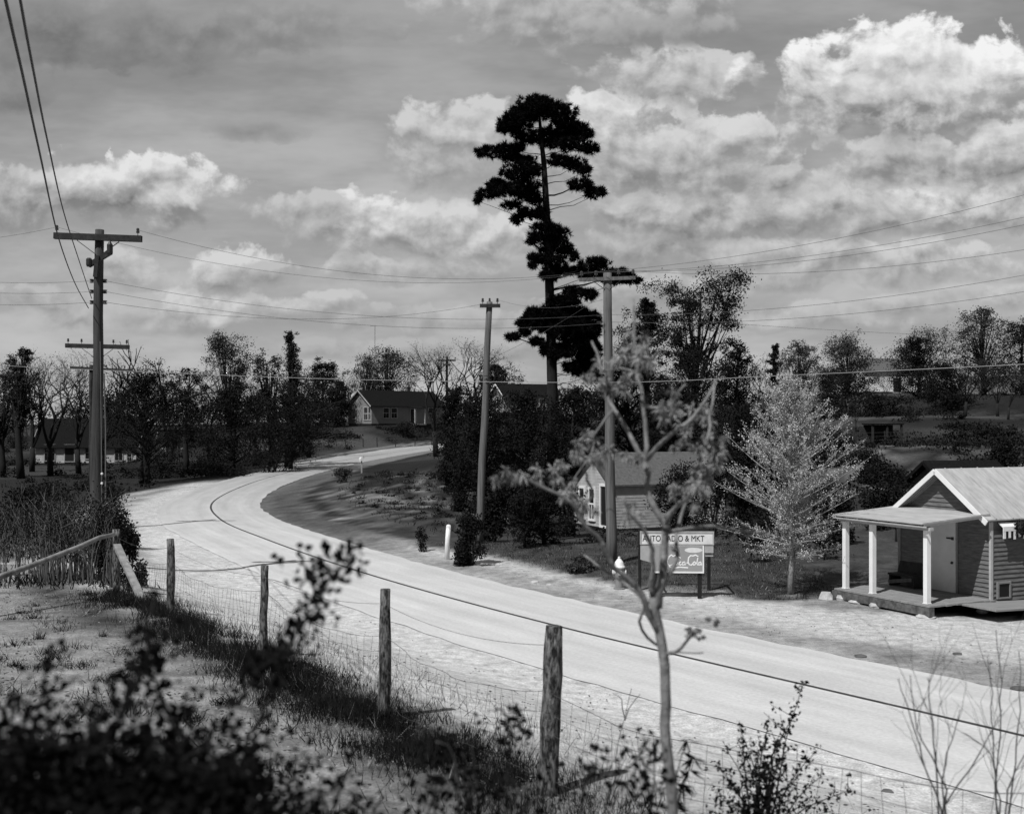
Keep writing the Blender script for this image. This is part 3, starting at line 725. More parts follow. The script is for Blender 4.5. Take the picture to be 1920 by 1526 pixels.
house('long_barn', 'pale long building with grey roof between round trees on the right hill', (X_at(1672, 190), 192, 10.4), math.radians(8), 11, 6, 4.0, 2.0, 'white', 'roof_grey', [('front', 0.2, 0.2, 1.4, 2.4, 'door'), ('front', 2.6, 1.4, 0.9, 1.3, 'window')], cat='barn', frame='white_old')
house('gable_house', 'pale house behind tree trunks at the far right edge of the hill', (X_at(1885, 165), 167, 6.9), math.radians(-25), 10, 6, 3.0, 2.4, 'white', 'roof_grey', [('front', -3.0, 0.7, 0.9, 1.5, 'window'), ('front', 0, 0.3, 1.0, 2.0, 'door'), ('front', 2.6, 0.7, 0.9, 1.5, 'window'), ('left', 0, 0.7, 0.9, 1.5, 'window')])
P = G(1800, 52)
house('dark_shed', 'dark low shed roof showing just behind the ridge of the shop', (P.x, P.y, P.z - 0.42), math.radians(15), 3.0, 3.4, 1.9, 1.05, 'siding', 'roof_dark', [('front', 0, 0.5, 0.6, 0.8, 'window')], cat='shed', skirt=0, rake='roof_dark')

# -- sign board with painted writing
sp = G(1268, 31.2)
sign = thing('roadside_sign', 'wooden roadside sign with lettered header above a drink advertisement, on dark posts', 'sign', sp, math.radians(-3))
k = 31.2 / F; zof = CAMZ - sp.z
sx = lambda px: (px - 1268) * k
sz = lambda py: zof - (py - HY) * k
q = MB(); q.box(sx(1201), sx(1337), -0.015, 0.015, sz(1019.5), sz(997)); hd = q.build('header_board', M['signwhite'], sign)
q = MB(); e = 0.045
q.box(sx(1200), sx(1338), -0.035, -0.017, sz(998.5), sz(995.5)); q.box(sx(1200), sx(1202.5), -0.035, -0.017, sz(1021), sz(998.6)); q.box(sx(1335.5), sx(1338), -0.035, -0.017, sz(1021), sz(998.6)); q.box(sx(1202.6), sx(1335.4), -0.03, -0.017, sz(1021), sz(1019.4)); q.build('frame', M['signpale'], hd)
def text(body, size, x, z, m, parent, name, shear=0, y=-0.02, width=None):
    cu = bpy.data.curves.new(name, 'FONT'); cu.body = body; cu.size = size; cu.extrude = 0.002; cu.shear = shear
    cu.materials.append(m); o = bpy.data.objects.new(name, cu); C.objects.link(o); o.parent = parent
    o.rotation_euler = (math.radians(90), 0, 0); o.location = (x, y, z)
    if width:
        bpy.context.view_layer.update(); kx = width / max(o.dimensions.x, 1e-3)
    me = bpy.data.meshes.new_from_object(o.evaluated_get(bpy.context.evaluated_depsgraph_get()))
    bpy.data.objects.remove(o)
    o = bpy.data.objects.new(name, me); C.objects.link(o); o.parent = parent
    o.rotation_euler = (math.radians(90), 0, 0); o.location = (x, y, z); o.scale.x = kx
    return o
text('AUTO RADIO & MKT', 0.235, sx(1205), sz(1014.5), M['black'], hd, 'lettering', width=115 * k)
q = MB(); q.add([(sx(1201), -0.012, sz(1022)), (sx(1201), -0.012, sz(1049)), (sx(1222), -0.012, sz(1055)), (sx(1222), -0.012, sz(1022)), (sx(1201), 0.012, sz(1022)), (sx(1201), 0.012, sz(1049)), (sx(1222), 0.012, sz(1055)), (sx(1222), 0.012, sz(1022))],
    [(0, 1, 2, 3), (7, 6, 5, 4), (0, 4, 5, 1), (1, 5, 6, 2), (2, 6, 7, 3)]); q.build('side_panel', M['signpale'], sign)
q = MB(); q.box(sx(1320.5), sx(1337), -0.012, 0.012, sz(1036), sz(1022)); q.build('side_panel', M['signpale'], sign)
q = MB(); q.box(sx(1322), sx(1337), 0.03, 0.05, sz(1043), sz(1039)); q.build('rail', M['signpale'], sign)
q = MB(); q.box(sx(1224), sx(1317), -0.012, 0.012, sz(1071), sz(1023)); dk = q.build('advertisement_panel', M['signgrey'], sign)
q = MB()
q.box(sx(1221.5), sx(1319.5), -0.02, 0.02, sz(1074), sz(1071)); q.box(sx(1221.5), sx(1224), -0.02, 0.02, sz(1071), sz(1022)); q.box(sx(1317), sx(1319.5), -0.02, 0.02, sz(1071), sz(1022)); q.box(sx(1224), sx(1317), -0.02, 0.02, sz(1023), sz(1021.8))
q.build('border', M['white'], dk)
# script lettering painted with a brush: strokes in pixels of the photograph's panel
ST = [[(1262, 1043), (1259, 1040), (1255, 1043), (1252, 1050), (1252, 1057), (1256, 1060), (1261, 1058), (1264, 1055)],
      [(1262, 1043), (1266, 1041), (1272, 1043), (1276, 1046)],
      [(1268, 1052), (1265, 1055), (1266, 1059), (1269, 1059), (1271, 1055), (1268, 1052)], [(1277, 1053), (1274, 1054), (1273, 1058), (1276, 1059), (1278, 1057)],
      [(1284, 1053), (1280, 1054), (1280, 1059), (1284, 1058), (1284, 1053), (1285, 1059)], [(1287, 1055), (1290, 1055)],
      [(1299, 1042), (1295, 1041), (1291, 1045), (1290, 1053), (1292, 1058), (1296, 1059), (1299, 1056)], [(1299, 1042), (1304, 1040), (1309, 1043)],
      [(1302, 1052), (1299, 1055), (1300, 1059), (1303, 1058), (1304, 1055), (1302, 1052)], [(1308, 1045), (1306, 1056), (1308, 1059)], [(1314, 1053), (1310, 1054), (1310, 1059), (1313, 1058), (1314, 1053), (1315, 1059)],
      [(1254, 1061), (1262, 1065), (1275, 1063), (1290, 1064)]]
q = MB()
for st in ST: q.tube([(sx(a), -0.013, sz(bb)) for a, bb in st], 0.019, 5)
q.v = [(a, -0.013 + (bb + 0.013) * 0.2, c) for a, bb, c in q.v]
q.build('script_lettering', M['white'], dk)
q = MB(); q.lathe([(0.001, 0), (0.13, 0), (0.13, 0.003), (0.001, 0.003)], 20); q.v = [(sx(1300) + a * 1.9, -0.013 - c, sz(1031) + bb * 0.55) for a, bb, c in q.v]; q.build('painted_oval', M['signwhite'], dk)
for px, y, z1 in ((1312, 0.05, 1000), (1229, 0.05, 1000)):
    q = MB(); q.box(sx(px) - 0.055, sx(px) + 0.055, y - 0.03, y + 0.06, -0.3, sz(z1)); q.build('post', M['signpost'], sign)
for px, y in ((1341, 1.5), (1206, 1.5)):
    q = MB(); q.box(sx(px) - 0.045, sx(px) + 0.045, y - 0.045, y + 0.045, -0.3, sz(1006)); q.build('post', M['signpost'], sign)
q = MB(); q.bar((sx(1206), 1.45, sz(1002)), (sx(1341), 1.45, sz(1002)), 0.04, 0.09); q.build('rail', M['signpost'], sign)
for px in (1208, 1338):
    q = MB(); q.bar((sx(px), 0.02, sz(1008)), (sx(px), 1.46, sz(1010)), 0.05, 0.05); q.build('stretcher', M['signpost'], sign)

# -- hydrant, marker post, mailbox
P = G(1161, 33.0)
hy = thing('fire_hydrant', 'fire hydrant with white bonnet standing on the grass at the road edge', 'hydrant', P)
q = MB(); q.lathe([(0.17, 0), (0.17, 0.04), (0.115, 0.05), (0.11, 0.30), (0.125, 0.42), (0.125, 0.58), (0.17, 0.59), (0.17, 0.63), (0.10, 0.632)], 16); q.build('barrel', M['siding_pale'], hy, smooth=False)
q = MB(); q.lathe([(0.175, 0.633), (0.175, 0.66), (0.15, 0.70), (0.12, 0.80), (0.06, 0.88), (0.035, 0.89), (0.035, 0.95), (0.02, 0.955)], 16); q.build('bonnet', M['white'], hy)
for a in (-90, 0, 180):
    q = MB(); q.lathe([(0.06, 0.10), (0.06, 0.17), (0.075, 0.171), (0.075, 0.20), (0.02, 0.205)], 10)
    R_ = Matrix.Rotation(math.radians(a), 4, 'Z') @ Matrix.Rotation(math.radians(90), 4, 'Y')
    q.v = [tuple(R_ @ Vector(v_) + Vector((0, 0, 0.50))) for v_ in q.v]; q.build('outlet_cap', M['white'], hy)
P = G(838, 40.5)
mp_ = thing('marker_post', 'short white marker post beside the dark round bush at the road edge', 'post', P)
q = MB(); q.tube([(0, 0, -0.2), (0.02, 0, 0.6), (0.06, 0, 1.22)], [0.095, 0.09, 0.085], 10); q.build('shaft', M['white'], mp_, smooth=True)
q = MB(); q.lathe([(0.085, 1.215), (0.06, 1.25), (0.02, 1.26)], 10, (0.06, 0, 0)); q.build('cap', M['white'], mp_)
x, y = X_at(678, 97), 97; s_, l_, zz = road_sl(x, y)
P = Vector((x, y, GZ(x, y)))
mb_ = thing('mailbox', 'small white mailbox on a pale post at the inside of the bend', 'mailbox', P, math.radians(20))
q = MB(); q.box(-0.05, 0.05, -0.05, 0.05, -0.2, 1.05); q.build('post', M['white_old'], mb_)
q = MB(); pr_ = [(-0.16, 0)] + [(0.16 * math.cos(math.radians(180 - a)), 0.16 + 0.16 * math.sin(math.radians(a))) for a in range(0, 181, 30)] + [(0.16, 0)]
n_ = len(pr_); vs = [(a, yy, 1.05 + bb) for yy in (-0.32, 0.32) for a, bb in pr_]
q.add(vs, [tuple(range(n_)), tuple(range(2 * n_ - 1, n_ - 1, -1))] + [(i, n_ + i, n_ + (i + 1) % n_, (i + 1) % n_) for i in range(n_)]); q.build('box', M['white'], mb_)
q = MB(); q.bar((0.175, -0.1, 1.2), (0.175, -0.1, 1.5), 0.02, 0.1); q.build('flag', M['iron'], mb_)
P = G(-10, 27.5)
cv = thing('culvert_wall', 'low pale concrete culvert wall with dark rail at the left edge of the lane', 'wall', (P.x, P.y, P.z))
q = MB(); q.box(-1.6, 1.15, -0.15, 0.15, -0.3, 0.16); q.build('base_wall', M['concrete'], cv)
q = MB(); q.box(-1.6, 1.2, -0.18, 0.18, 0.30, 0.44); q.build('coping', M['concrete'], cv)
for x in (-1.2, -0.1, 1.0):
    q = MB(); q.box(x - 0.1, x + 0.1, -0.13, 0.13, 0.161, 0.299); q.build('pier', M['concrete'], cv)
# ---------------------------------------------------------------- poles and wires
def insulator(parent, p, m='glassins', s=1.0):
    q = MB(); q.lathe([(0.012, -0.08), (0.012, 0), (0.05 * s, 0.0), (0.055 * s, 0.05), (0.03 * s, 0.07), (0.05 * s, 0.09), (0.04 * s, 0.14), (0.02, 0.15)], 8, p); q.build('insulator', M[m], parent)
def pole(name, label, base, top, r0, r1, m, arms=(), group='utility poles along the road'):
    t = thing(name, label, 'utility pole', base, 0, group)
    b = Vector((0, 0, -0.4)); tp = Vector(top) - Vector(base)
    pts = [b.lerp(tp, i / 8) + Vector((0.02 * math.sin(i * 1.7), 0, 0)) * (0 < i < 8) for i in range(9)]
    q = MB(); q.tube(pts, [r0 + (r1 - r0) * i / 8 for i in range(9)], 12)
    q.build('shaft', M[m], t, smooth=True)
    return t, tp
def arm(t, c, L, w, rz=0, tilt=0, pins=(), m='darkwood', brace=True, pr=0.12, off=0.0):
    d = Vector((math.cos(rz) * math.cos(tilt), math.sin(rz) * math.cos(tilt), math.sin(tilt)))
    n = Vector((math.sin(rz), -math.cos(rz), 0)); c = Vector(c) + n * (pr + w / 2 - 0.02)
    q = MB(); q.bar(c - d * L * (0.5 - off), c + d * L * (0.5 + off), w, w * 1.15); a = q.build('crossarm', M[m], t)
    if brace:
        for s in (-1, 1):
            q = MB(); q.bar(c + d * (s * L * 0.24) + Vector((0, 0, -w * 0.7)), c - n * 0.06 + Vector((0, 0, -L * 0.22)), 0.03, 0.02); q.build('brace', M['iron'], t)
    pts = []
    for f in pins:
        p = c + d * (L * f) + Vector((0, 0, w * 0.6 + 0.08)); insulator(a, p); pts.append(p + Vector((0, 0, 0.09)))
    return pts

WIRES = []
def wire(a, b, sag, r=0.012, m='wire_grey', label=None, n=22, group='overhead wires', name='overhead_wire'):
    a, b = Vector(a), Vector(b)
    pts = [a.lerp(b, i / n) - Vector((0, 0, sag * 4 * (i / n) * (1 - i / n))) for i in range(n + 1)]
    q = MB(); q.tube(pts, r * 0.62, 5); mid = pts[0]
    o = q.build(name, M[m], None, loc=mid, smooth=True, off=mid)
    tag(o, label, 'wire', group); return o
def wire_px(pts, r, m, label, group='overhead wires'):
    P = spline([tuple(W(*pts[0]) * 2 - W(*pts[1]))] + [tuple(W(*p)) for p in pts] + [tuple(W(*pts[-1]) * 2 - W(*pts[-2]))], 1.0)
    q = MB(); q.tube([tuple(p) for p in P], r, 5)
    o = q.build('overhead_wire', M[m], None, loc=tuple(P[0]), smooth=True, off=tuple(P[0])); tag(o, label, 'wire', group); return o

# tall pole on the left
PD = 34.0
B1 = G(178, PD); T1 = W(187, 431, PD)
p1, t1 = pole('utility_pole', 'tall weathered pole with long crossarm and side insulators on the left bank', B1, T1, 0.19, 0.13, 'pole')
r1 = lambda px, py, d=None: W(px, py, PD if d is None else PD - (37 - d)) - B1
cA = r1(187, 447)
pA = arm(p1, cA, 2.6, 0.16, math.radians(3), math.radians(-1.6), pins=(-0.47, 0.455), pr=0.10)
q = MB(); q.bar(r1(166, 498, 36.8), r1(206, 474, 36.8), 0.15, 0.13); q.build('cross_brace', M['darkwood'], p1)
q = MB(); q.lathe([(0.07, 0), (0.09, 0.05), (0.09, 0.3), (0.05, 0.36), (0.02, 0.42)], 10, r1(206, 478, 36.75)); q.build('cutout', M['iron'], p1)
q = MB(); q.lathe([(0.07, 0), (0.09, 0.05), (0.09, 0.22), (0.05, 0.26)], 10, r1(167, 500, 36.75)); q.build('cutout', M['iron'], p1)
q = MB(); q.bar(r1(180, 520, 36.78), r1(184, 480, 36.78), 0.2, 0.12); q.build('bracket', M['darkwood'], p1)
SP = []
for py in (527, 547, 567):
    for px in (172, 197):
        q = MB(); c = r1(px, py); cx = r1(184, py)
        q.bar(cx, c, 0.03, 0.03); q.lathe([(0.03, -0.06), (0.07, -0.05), (0.04, -0.01), (0.04, 0.01), (0.07, 0.05), (0.03, 0.06)], 10, c); q.build('spool_insulator', M['glassins'], p1)
    SP.append((W(171, py, PD), W(198, py, PD)))
q = MB(); q.tube([r1(195, 700, 36.78), r1(198, 800, 36.75), r1(198, 935, 36.7)], 0.022, 5); q.build('conduit', M['pole_pale'], p1)
q = MB(); q.tube([r1(188, 640, 36.78), r1(190, 800, 36.75), r1(191, 940, 36.7)], 0.015, 5); q.build('ground_wire', M['pole_pale'], p1)
for py in (888, 906):
    q = MB(); q.lathe([(0.01, -0.035), (0.035, -0.02), (0.035, 0.02), (0.01, 0.035)], 10, r1(191, py, 36.6)); q.build('marker_button', M['white'], p1)
# the two poles standing in line behind it
B2 = G(181, 52); T2 = W(185, 627, 52)
p2, _ = pole('utility_pole', 'shorter dark pole with single crossarm close behind the tall left pole', B2, T2, 0.2, 0.17, 'darkwood')
arm(p2, W(185, 650, 52) - B2, 2.88, 0.17, math.radians(4), math.radians(-1.2), pins=(-0.46, -0.25, 0.25, 0.46), brace=True)
B3 = G(171, 78); T3 = W(171, 684, 78)
p3, _ = pole('utility_pole', 'thin farther pole just left of the tall left pole, low crossarm', B3, T3, 0.16, 0.13, 'darkwood')
arm(p3, W(190, 692, 78) - B3, 4.2, 0.14, 0, math.radians(-3), pins=(0.1, 0.4), brace=False)
# leaning pole in the middle
B4 = G(897, 45); T4 = W(918, 566, 45)
p4, _ = pole('utility_pole', 'leaning bleached pole with very short crossarm, rising behind the dark bush', B4, T4, 0.16, 0.12, 'pole_pale')
pB = arm(p4, W(919, 574, 45) - B4, 0.82, 0.12, 0, 0, pins=(-0.36, 0.36), brace=False, pr=0.10)
insulator(p4, T4 - B4, s=0.9)
for py in (705, 712):
    q = MB(); c = W(908, py, 44.8) - B4; q.bar(c, c + Vector((0.28, 0, 0)), 0.03, 0.03); q.build('step_bolt', M['iron'], p4)
# pole behind the sapling
B5 = G(1147, 38); T5 = W(1139, 512, 38)
p5, _ = pole('utility_pole', 'bleached pole behind the sapling, its crossarm lost in the pine branch', B5, T5, 0.19, 0.14, 'pole_pale')
pC = arm(p5, W(1139, 524, 38) - B5, 1.9, 0.10, math.radians(-8), math.radians(1), pins=(-0.46, -0.2, 0.2, 0.46), m='pole_pale')
for a in ((1120, 592), (1120, 604), (1156, 638), (1156, 648)):
    q = MB(); c = W(a[0] + 8, a[1], 37.75) - B5; q.bar(c, c + Vector((0.16 if a[0] > 1139 else -0.16, 0, 0)), 0.05, 0.05); q.build('step_bolt', M['iron'], p5)
# small far pole by the bare trees
B6 = G(838, 118); T6 = W(838, 668, 118)
p6, _ = pole('utility_pole', 'small far pole with double crossarms among the bare trees beyond the bend', B6, T6, 0.16, 0.13, 'darkwood')
arm(p6, W(838, 676, 118) - B6, 1.9, 0.14, 0, 0, pins=(-0.45, 0.45), brace=False); arm(p6, W(838, 684, 118) - B6, 0.8, 0.14, 0, 0, brace=False)

# service drop running from the tall pole over the viewer
a = W(183, 577, 37); b = W(178, 562, 37)
wire_px([(166, 578, 33.8), (140, 530, 29.5), (110, 447, 22.5), (75, 290, 14), (40, 130, 10), (8, -10, 8), (-60, -360, 5.4)], 0.013, 'wire', 'heavy dark wire sweeping from the tall left pole up to the top left corner, outer', group='service drop wires')
wire_px([(172, 560, 33.8), (152, 500, 28.5), (120, 400, 22), (88, 260, 14), (62, 130, 10), (36, -10, 8), (-20, -360, 5.4)], 0.0115, 'wire', 'heavy dark wire sweeping from the tall left pole up to the top, inner', group='service drop wires')
PA = [B1 + p for p in pA]; PC = [B5 + p for p in pC]; PB = [B4 + p for p in pB]
LEFT = [W(-260, 445, 40), W(-260, 465, 40), W(-260, 500, 40), W(-260, 520, 40), W(-260, 545, 40)]
wire(PA[0], LEFT[0], 0.3, 0.008, label='thin wire from the left end of the tall pole crossarm out of view')
wire(PA[1], PC[0], 0.7, 0.009, label='thin wire from the right end of the tall pole crossarm towards the pine branch')
wire(PA[0], PC[1], 0.9, 0.008, label='thin upper wire from the left crossarm end of the tall pole to the pine branch')
for i, nm in enumerate(('top', 'middle', 'lowest')):
    wire(SP[i][0], LEFT[2 + i], 0.25, 0.009, label='wire leaving the %s spool insulator of the tall pole leftwards' % nm)
    wire(SP[i][1], (W(1136, 590, 38), W(1136, 606, 38), W(902, 571, 45))[i], 0.55, 0.009, label='wire from the %s spool insulator of the tall pole towards the poles by the pine' % nm)
for i, (y0, nm) in enumerate(((300, 'highest'), (352, 'second highest'), (368, 'third'), (428, 'fourth'))):
    wire(PC[i], W(2150, y0, 29), 0.5, 0.010, label='%s of the wires rising from the pine branch to the right edge' % nm)
for i, (y0, y1, nm) in enumerate(((590, 470, 'upper'), (604, 506, 'lower'))):
    wire(W(1148, y0, 38), W(2150, y1, 29), 0.45, 0.010, label='%s low wire from the pole behind the sapling to the right edge' % nm)
wire(W(1360, 606, 60), W(1960, 636, 70), 0.1, 0.012, label='faint low wire over the trees on the right hill')
wire(PB[1], W(1130, 562, 38.2), 0.3, 0.008, label='short wire from the leaning pole to the pole behind the sapling')
wire(W(914, 676, 44.8), W(1120, 560, 60), 0.15, 0.010, label='wire sloping from the leaning pole behind the lower pine boughs')
wire_px([(-300, 662, 44), (0, 685, 42), (190, 694, 41), (640, 711, 38), (1140, 717, 35), (1450, 705, 33), (1920, 683, 30), (2150, 668, 29)], 0.0105, 'wire_lit', 'bright sunlit cable crossing the whole view above the house roofs')
wire(W(-300, 690, 60), W(165, 700, 76), 0.2, 0.014, label='faint wire behind the bare trees at the left edge')
# tall thin aerial beyond the house roof
P = G(703, 200)
ae = thing('aerial_mast', 'thin aerial mast rising beyond the gabled house', 'mast', P)
q = MB(); q.tube([(0, 0, 0), (0, 0, CAMZ + (800 - 610) / F * 200 - P.z)], 0.04, 5); q.build('mast', M['wire_grey'], ae)
q = MB(); zt = CAMZ + (800 - 611) / F * 200 - P.z; q.bar((-0.8, 0, zt), (0.5, 0, zt), 0.05, 0.05); q.build('cross_bar', M['wire_grey'], ae)

# ---------------------------------------------------------------- fences
def post_obj(label, px, d, top, r, lean=(0, 0), mname='post', seed=0, name='fence_post', group='split cedar fence posts on the bank'):
    g = G(px, d); rr = random.Random(seed); h = (CAMZ - (top - HY) / F * d) - g.z
    n = 9; q = MB()
    pts = [(lean[0] * i / n * h + rr.uniform(-.006, .006), lean[1] * i / n * h, -0.4 + (h + 0.4) * i / n) for i in range(n + 1)]
    q.tube(pts, [r * (1.12 - 0.2 * i / n) * (1 + rr.uniform(-.07, .07)) for i in range(n + 1)], 11, jit=0.10, rng=rr)
    o = q.build(name, M[mname], None, loc=g, smooth=True); tag(o, label, 'fence post', group); return Vector(g), h
FP = [post_obj('thickest nearest fence post, bark peeled in the middle, leaning slightly right', 1023, 9.3, 1173, 0.082, (0.05, 0), seed=1),
      post_obj('fence post with straight sawn top between the nearest post and the flowering sprig', 720, 12.0, 1104, 0.062, (0.01, 0), seed=2),
      post_obj('thin dark fence post standing before the open roadway, third along the fence', 492, 15.2, 1060, 0.055, (0.03, 0), seed=3),
      post_obj('upright fence post near the slanting brace board, grey and square topped', 320, 19.2, 1010, 0.068, (0.0, 0), seed=4),
      post_obj('corner fence post in the thicket holding the long rail', 218, 22.7, 992, 0.075, (0.0, 0), seed=5)]
g = G(245, 21.6)
q = MB(); q.bar(W(219, 1022, 22.4) - g, W(276, 1144, 20.4) - g, 0.14, 0.06); o = q.build('brace_board', M['plank'], None, loc=g); tag(o, 'slanting bleached brace board leaning on the corner post', 'board')
a_ = W(214, 1001, 22.6)
pts = [W(-90, 1122, 17.5), W(0, 1083, 18.8), W(60, 1058, 19.7), W(150, 1024, 21.2), W(185, 1010, 22), a_]
pts = [Vector(p) + Vector((0, 0, 0.02 * math.sin(i * 2))) for i, p in enumerate(pts)]
q = MB(); q.tube([p - a_ for p in pts], [0.06, 0.055, 0.05, 0.05, 0.045, 0.04], 8); o = q.build('fence_rail', M['rail'], None, loc=a_, smooth=True); tag(o, 'long crooked bleached rail sloping down left from the corner post', 'rail')
# woven wire between the posts
extra = G(1960, 5.9)
chain = [FP[4], FP[3], FP[2], FP[1], FP[0], (extra, 1.2)]
for i in range(5):
    (a, ha), (b, hb) = chain[i], chain[i + 1]
    q = MB(); rr = random.Random(i + 40); L = (b - a).length; n = max(8, int(L / 0.16))
    top = lambda t: 0.86 - 0.18 * 4 * t * (1 - t)
    base = lambda t: a.lerp(b, t)
    def pt(t, h):
        p = base(t); z = GZ(p.x, p.y)
        return Vector((p.x + 0.03 * math.sin(t * 23 + h * 5), p.y + 0.03 * math.cos(t * 17), z + h * top(t) + 0.02))
    for h in (0.03, 0.14, 0.27, 0.42, 0.60, 0.80, 1.0):
        q.tube([pt(t / 14, h) for t in range(15)], 0.0022 if h < 1 else 0.003, 3, cap=False)
    for k_ in range(1, n):
        t = k_ / n; q.tube([pt(t, 0.03), pt(t + rr.uniform(-.004, .004), 0.45), pt(t, 1.0)], 0.0018, 3, cap=False)
    if i < 4:
        q.tube([a.lerp(b, t / 12) + Vector((0, 0, (ha * (1 - t / 12) + hb * t / 12) * 0.93 - 0.1 * 4 * t / 12 * (1 - t / 12) - 0.06)) for t in range(13)], 0.0026, 3, cap=False)
    lab = ['between the corner post and the grey square topped post', 'between the grey square topped post and the thin dark post', 'between the thin dark post and the straight sawn post', 'between the straight sawn post and the thickest post', 'sagging from the thickest post down to the lower right'][i]
    o = q.build('wire_fence', M['fwire'], None, loc=a, off=a); tag(o, 'rusty woven wire netting ' + lab, 'wire fence', 'woven wire fence panels')
# far field fences
def far_fence(label, pts, n, h=1.15, r=0.06, strands=3, m='darkwood'):
    P0 = Vector((pts[0][0], pts[0][1], GZ(*pts[0])))
    t = thing('field_fence', label, 'fence', P0)
    P = spline([pts[0] + (0,)] + [p + (0,) for p in pts] + [pts[-1] + (0,)], 1.0)
    k = np.linspace(0, len(P) - 1, n).astype(int); tops = []
    rr = random.Random(n)
    for j in k:
        x, y = P[j][0], P[j][1]; z = GZ(x, y); q = MB(); q.tube([(x - P0.x, y - P0.y, z - P0.z - 0.2), (x - P0.x + rr.uniform(-.06, .06), y - P0.y, z - P0.z + h * rr.uniform(0.9, 1.1))], r, 6); q.build('post', M[m], t)
        tops.append(Vector((x, y, z)) - P0)
    for s_ in range(strands):
        q = MB(); q.tube([p + Vector((0, 0, h * (0.35 + 0.28 * s_))) for p in tops], 0.012, 3, cap=False); q.build('strand', M['fwire'], t)
far_fence('wire fence along the outside of the far bend, below the gabled house', [(X_at(500, 128), 128), (X_at(600, 136), 136), (X_at(700, 148), 148), (X_at(830, 164), 164)], 11)
far_fence('second wire fence across the meadow left of the gabled house', [(X_at(300, 118), 118), (X_at(420, 124), 124), (X_at(560, 138), 138), (X_at(650, 150), 150)], 10)
far_fence('thin wire fence across the dark pasture on the right slope', [(X_at(1560, 92), 92), (X_at(1660, 95), 95), (X_at(1780, 99), 99), (X_at(1960, 104), 104)], 9)
P = G(1655, 100)
st = thing('field_shed', 'tiny open field shelter with flat dark roof on the right slope', 'shelter', P, 0.15)
q = MB(); q.box(-1.5, 1.5, -1.0, 1.0, 1.75, 1.87); q.build('roof', M['roof_dark'], st)
for x in (-1.35, 0, 1.35):
    q = MB(); q.box(x - 0.08, x + 0.08, -0.9, -0.75, -0.1, 1.75); q.build('post', M['darkwood'], st)
q = MB(); q.box(-1.4, 1.4, 0.8, 0.9, 0, 1.74); q.build('back_wall', M['darkwood'], st)
# ---------------------------------------------------------------- trees
PROFILE = dict(round=lambda t: math.sqrt(max(0.02, 1 - (2 * t - 1) ** 2)), cone=lambda t: max(0.08, (1 - t) ** 0.75 * min(1, t * 8 + 0.3)), dome=lambda t: math.sqrt(max(0.03, 1 - t * t)) * (0.75 + 0.25 * min(1, t * 4)),
               vase=lambda t: 0.35 + 0.65 * math.sin(min(1, t * 1.25) * math.pi * 0.62), column=lambda t: 0.55 + 0.45 * math.sin(t * math.pi) if t < 0.75 else max(0.12, (1 - t) * 3))
def leafy_tree(label, px, d, top, bottom, cw, shape='round', lm='leaf_dark', bm='bark', ncl=34, nlf=70, ls=0.30, seed=1, name='leafy_tree', group='trees along the skyline', cat='tree', loose=0.36, lean=0, tr=None, base=None, zb=None):
    rr = random.Random(seed); rs = np.random.RandomState(seed)
    g = G(px if base is None else base, d)
    if zb is not None: g.z = zb
    H = CAMZ - (top - HY) / F * d - g.z; hb = max(0.3, CAMZ - (bottom - HY) / F * d - g.z); R = cw / F * d / 2
    dx = X_at(px, d) - g.x + lean
    t = thing(name, label, cat, g, 0, group)
    tr = tr or max(0.07, 0.028 * H)
    q = MB(); n = 7; ph = rr.uniform(0, 6)
    axis = lambda h: Vector((dx * (h / H) ** 1.3 + 0.02 * H * math.sin(h / H * 4 + ph), 0.02 * H * math.cos(h / H * 3 + ph), h))
    q.tube([axis(max(0, H * 0.93 * i / n) if i else 0) - Vector((0, 0, 0.3 if i == 0 else 0)) for i in range(n + 1)], [tr * (1.15 - 1.0 * i / n) + 0.015 for i in range(n + 1)], 7)
    P = []; prof = PROFILE[shape]
    for k in range(ncl):
        tt = (k + rr.random()) / ncl
        tt = tt ** 0.85
        h = hb + (H - hb) * tt; a = rr.uniform(0, 2 * math.pi); rad = R * prof(tt) * math.sqrt(rr.uniform(0.08, 1.0)) * rr.uniform(0.85, 1.12)
        c = axis(h) + Vector((math.cos(a) * rad, math.sin(a) * rad, 0)); c.z = min(c.z, H - 0.05 * H * rr.random())
        ha = max(hb * 0.55, min(h - rad * rr.uniform(0.5, 1.0), H * 0.85))
        if lm != 'leaf_dark' or shape == 'vase': ha = min(ha, H * rr.uniform(0.22, 0.55))
        s = axis(ha)
        m = s.lerp(c, 0.55) + Vector((0, 0, -0.06 * rad))
        q.tube([s, m, c], [tr * 0.32 * (1 - 0.5 * tt) + 0.012, tr * 0.2 + 0.008, 0.012], 5, cap=False)
        rc = R * rr.uniform(0.22, 0.42) * (0.5 + 0.5 * prof(tt))
        for _ in range(5):
            e = c + Vector((rr.gauss(0, 1), rr.gauss(0, 1), rr.gauss(0.3, 0.8))) * rc * 0.8
            q.tube([m.lerp(c, 0.8), c.lerp(e, 0.6), e], [0.02, 0.014, 0.006], 3, cap=False)
            k_ = int(nlf * (0.62 if lm == 'leaf_dark' else 0.40))
            if k_: P.append(np.array(e) + rs.normal(size=(k_, 3)) * rc * loose * np.array([1, 1, 0.75]))
    q.build('trunk', M[bm], t, smooth=True)
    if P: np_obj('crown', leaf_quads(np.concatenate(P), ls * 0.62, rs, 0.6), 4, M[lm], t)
    return t
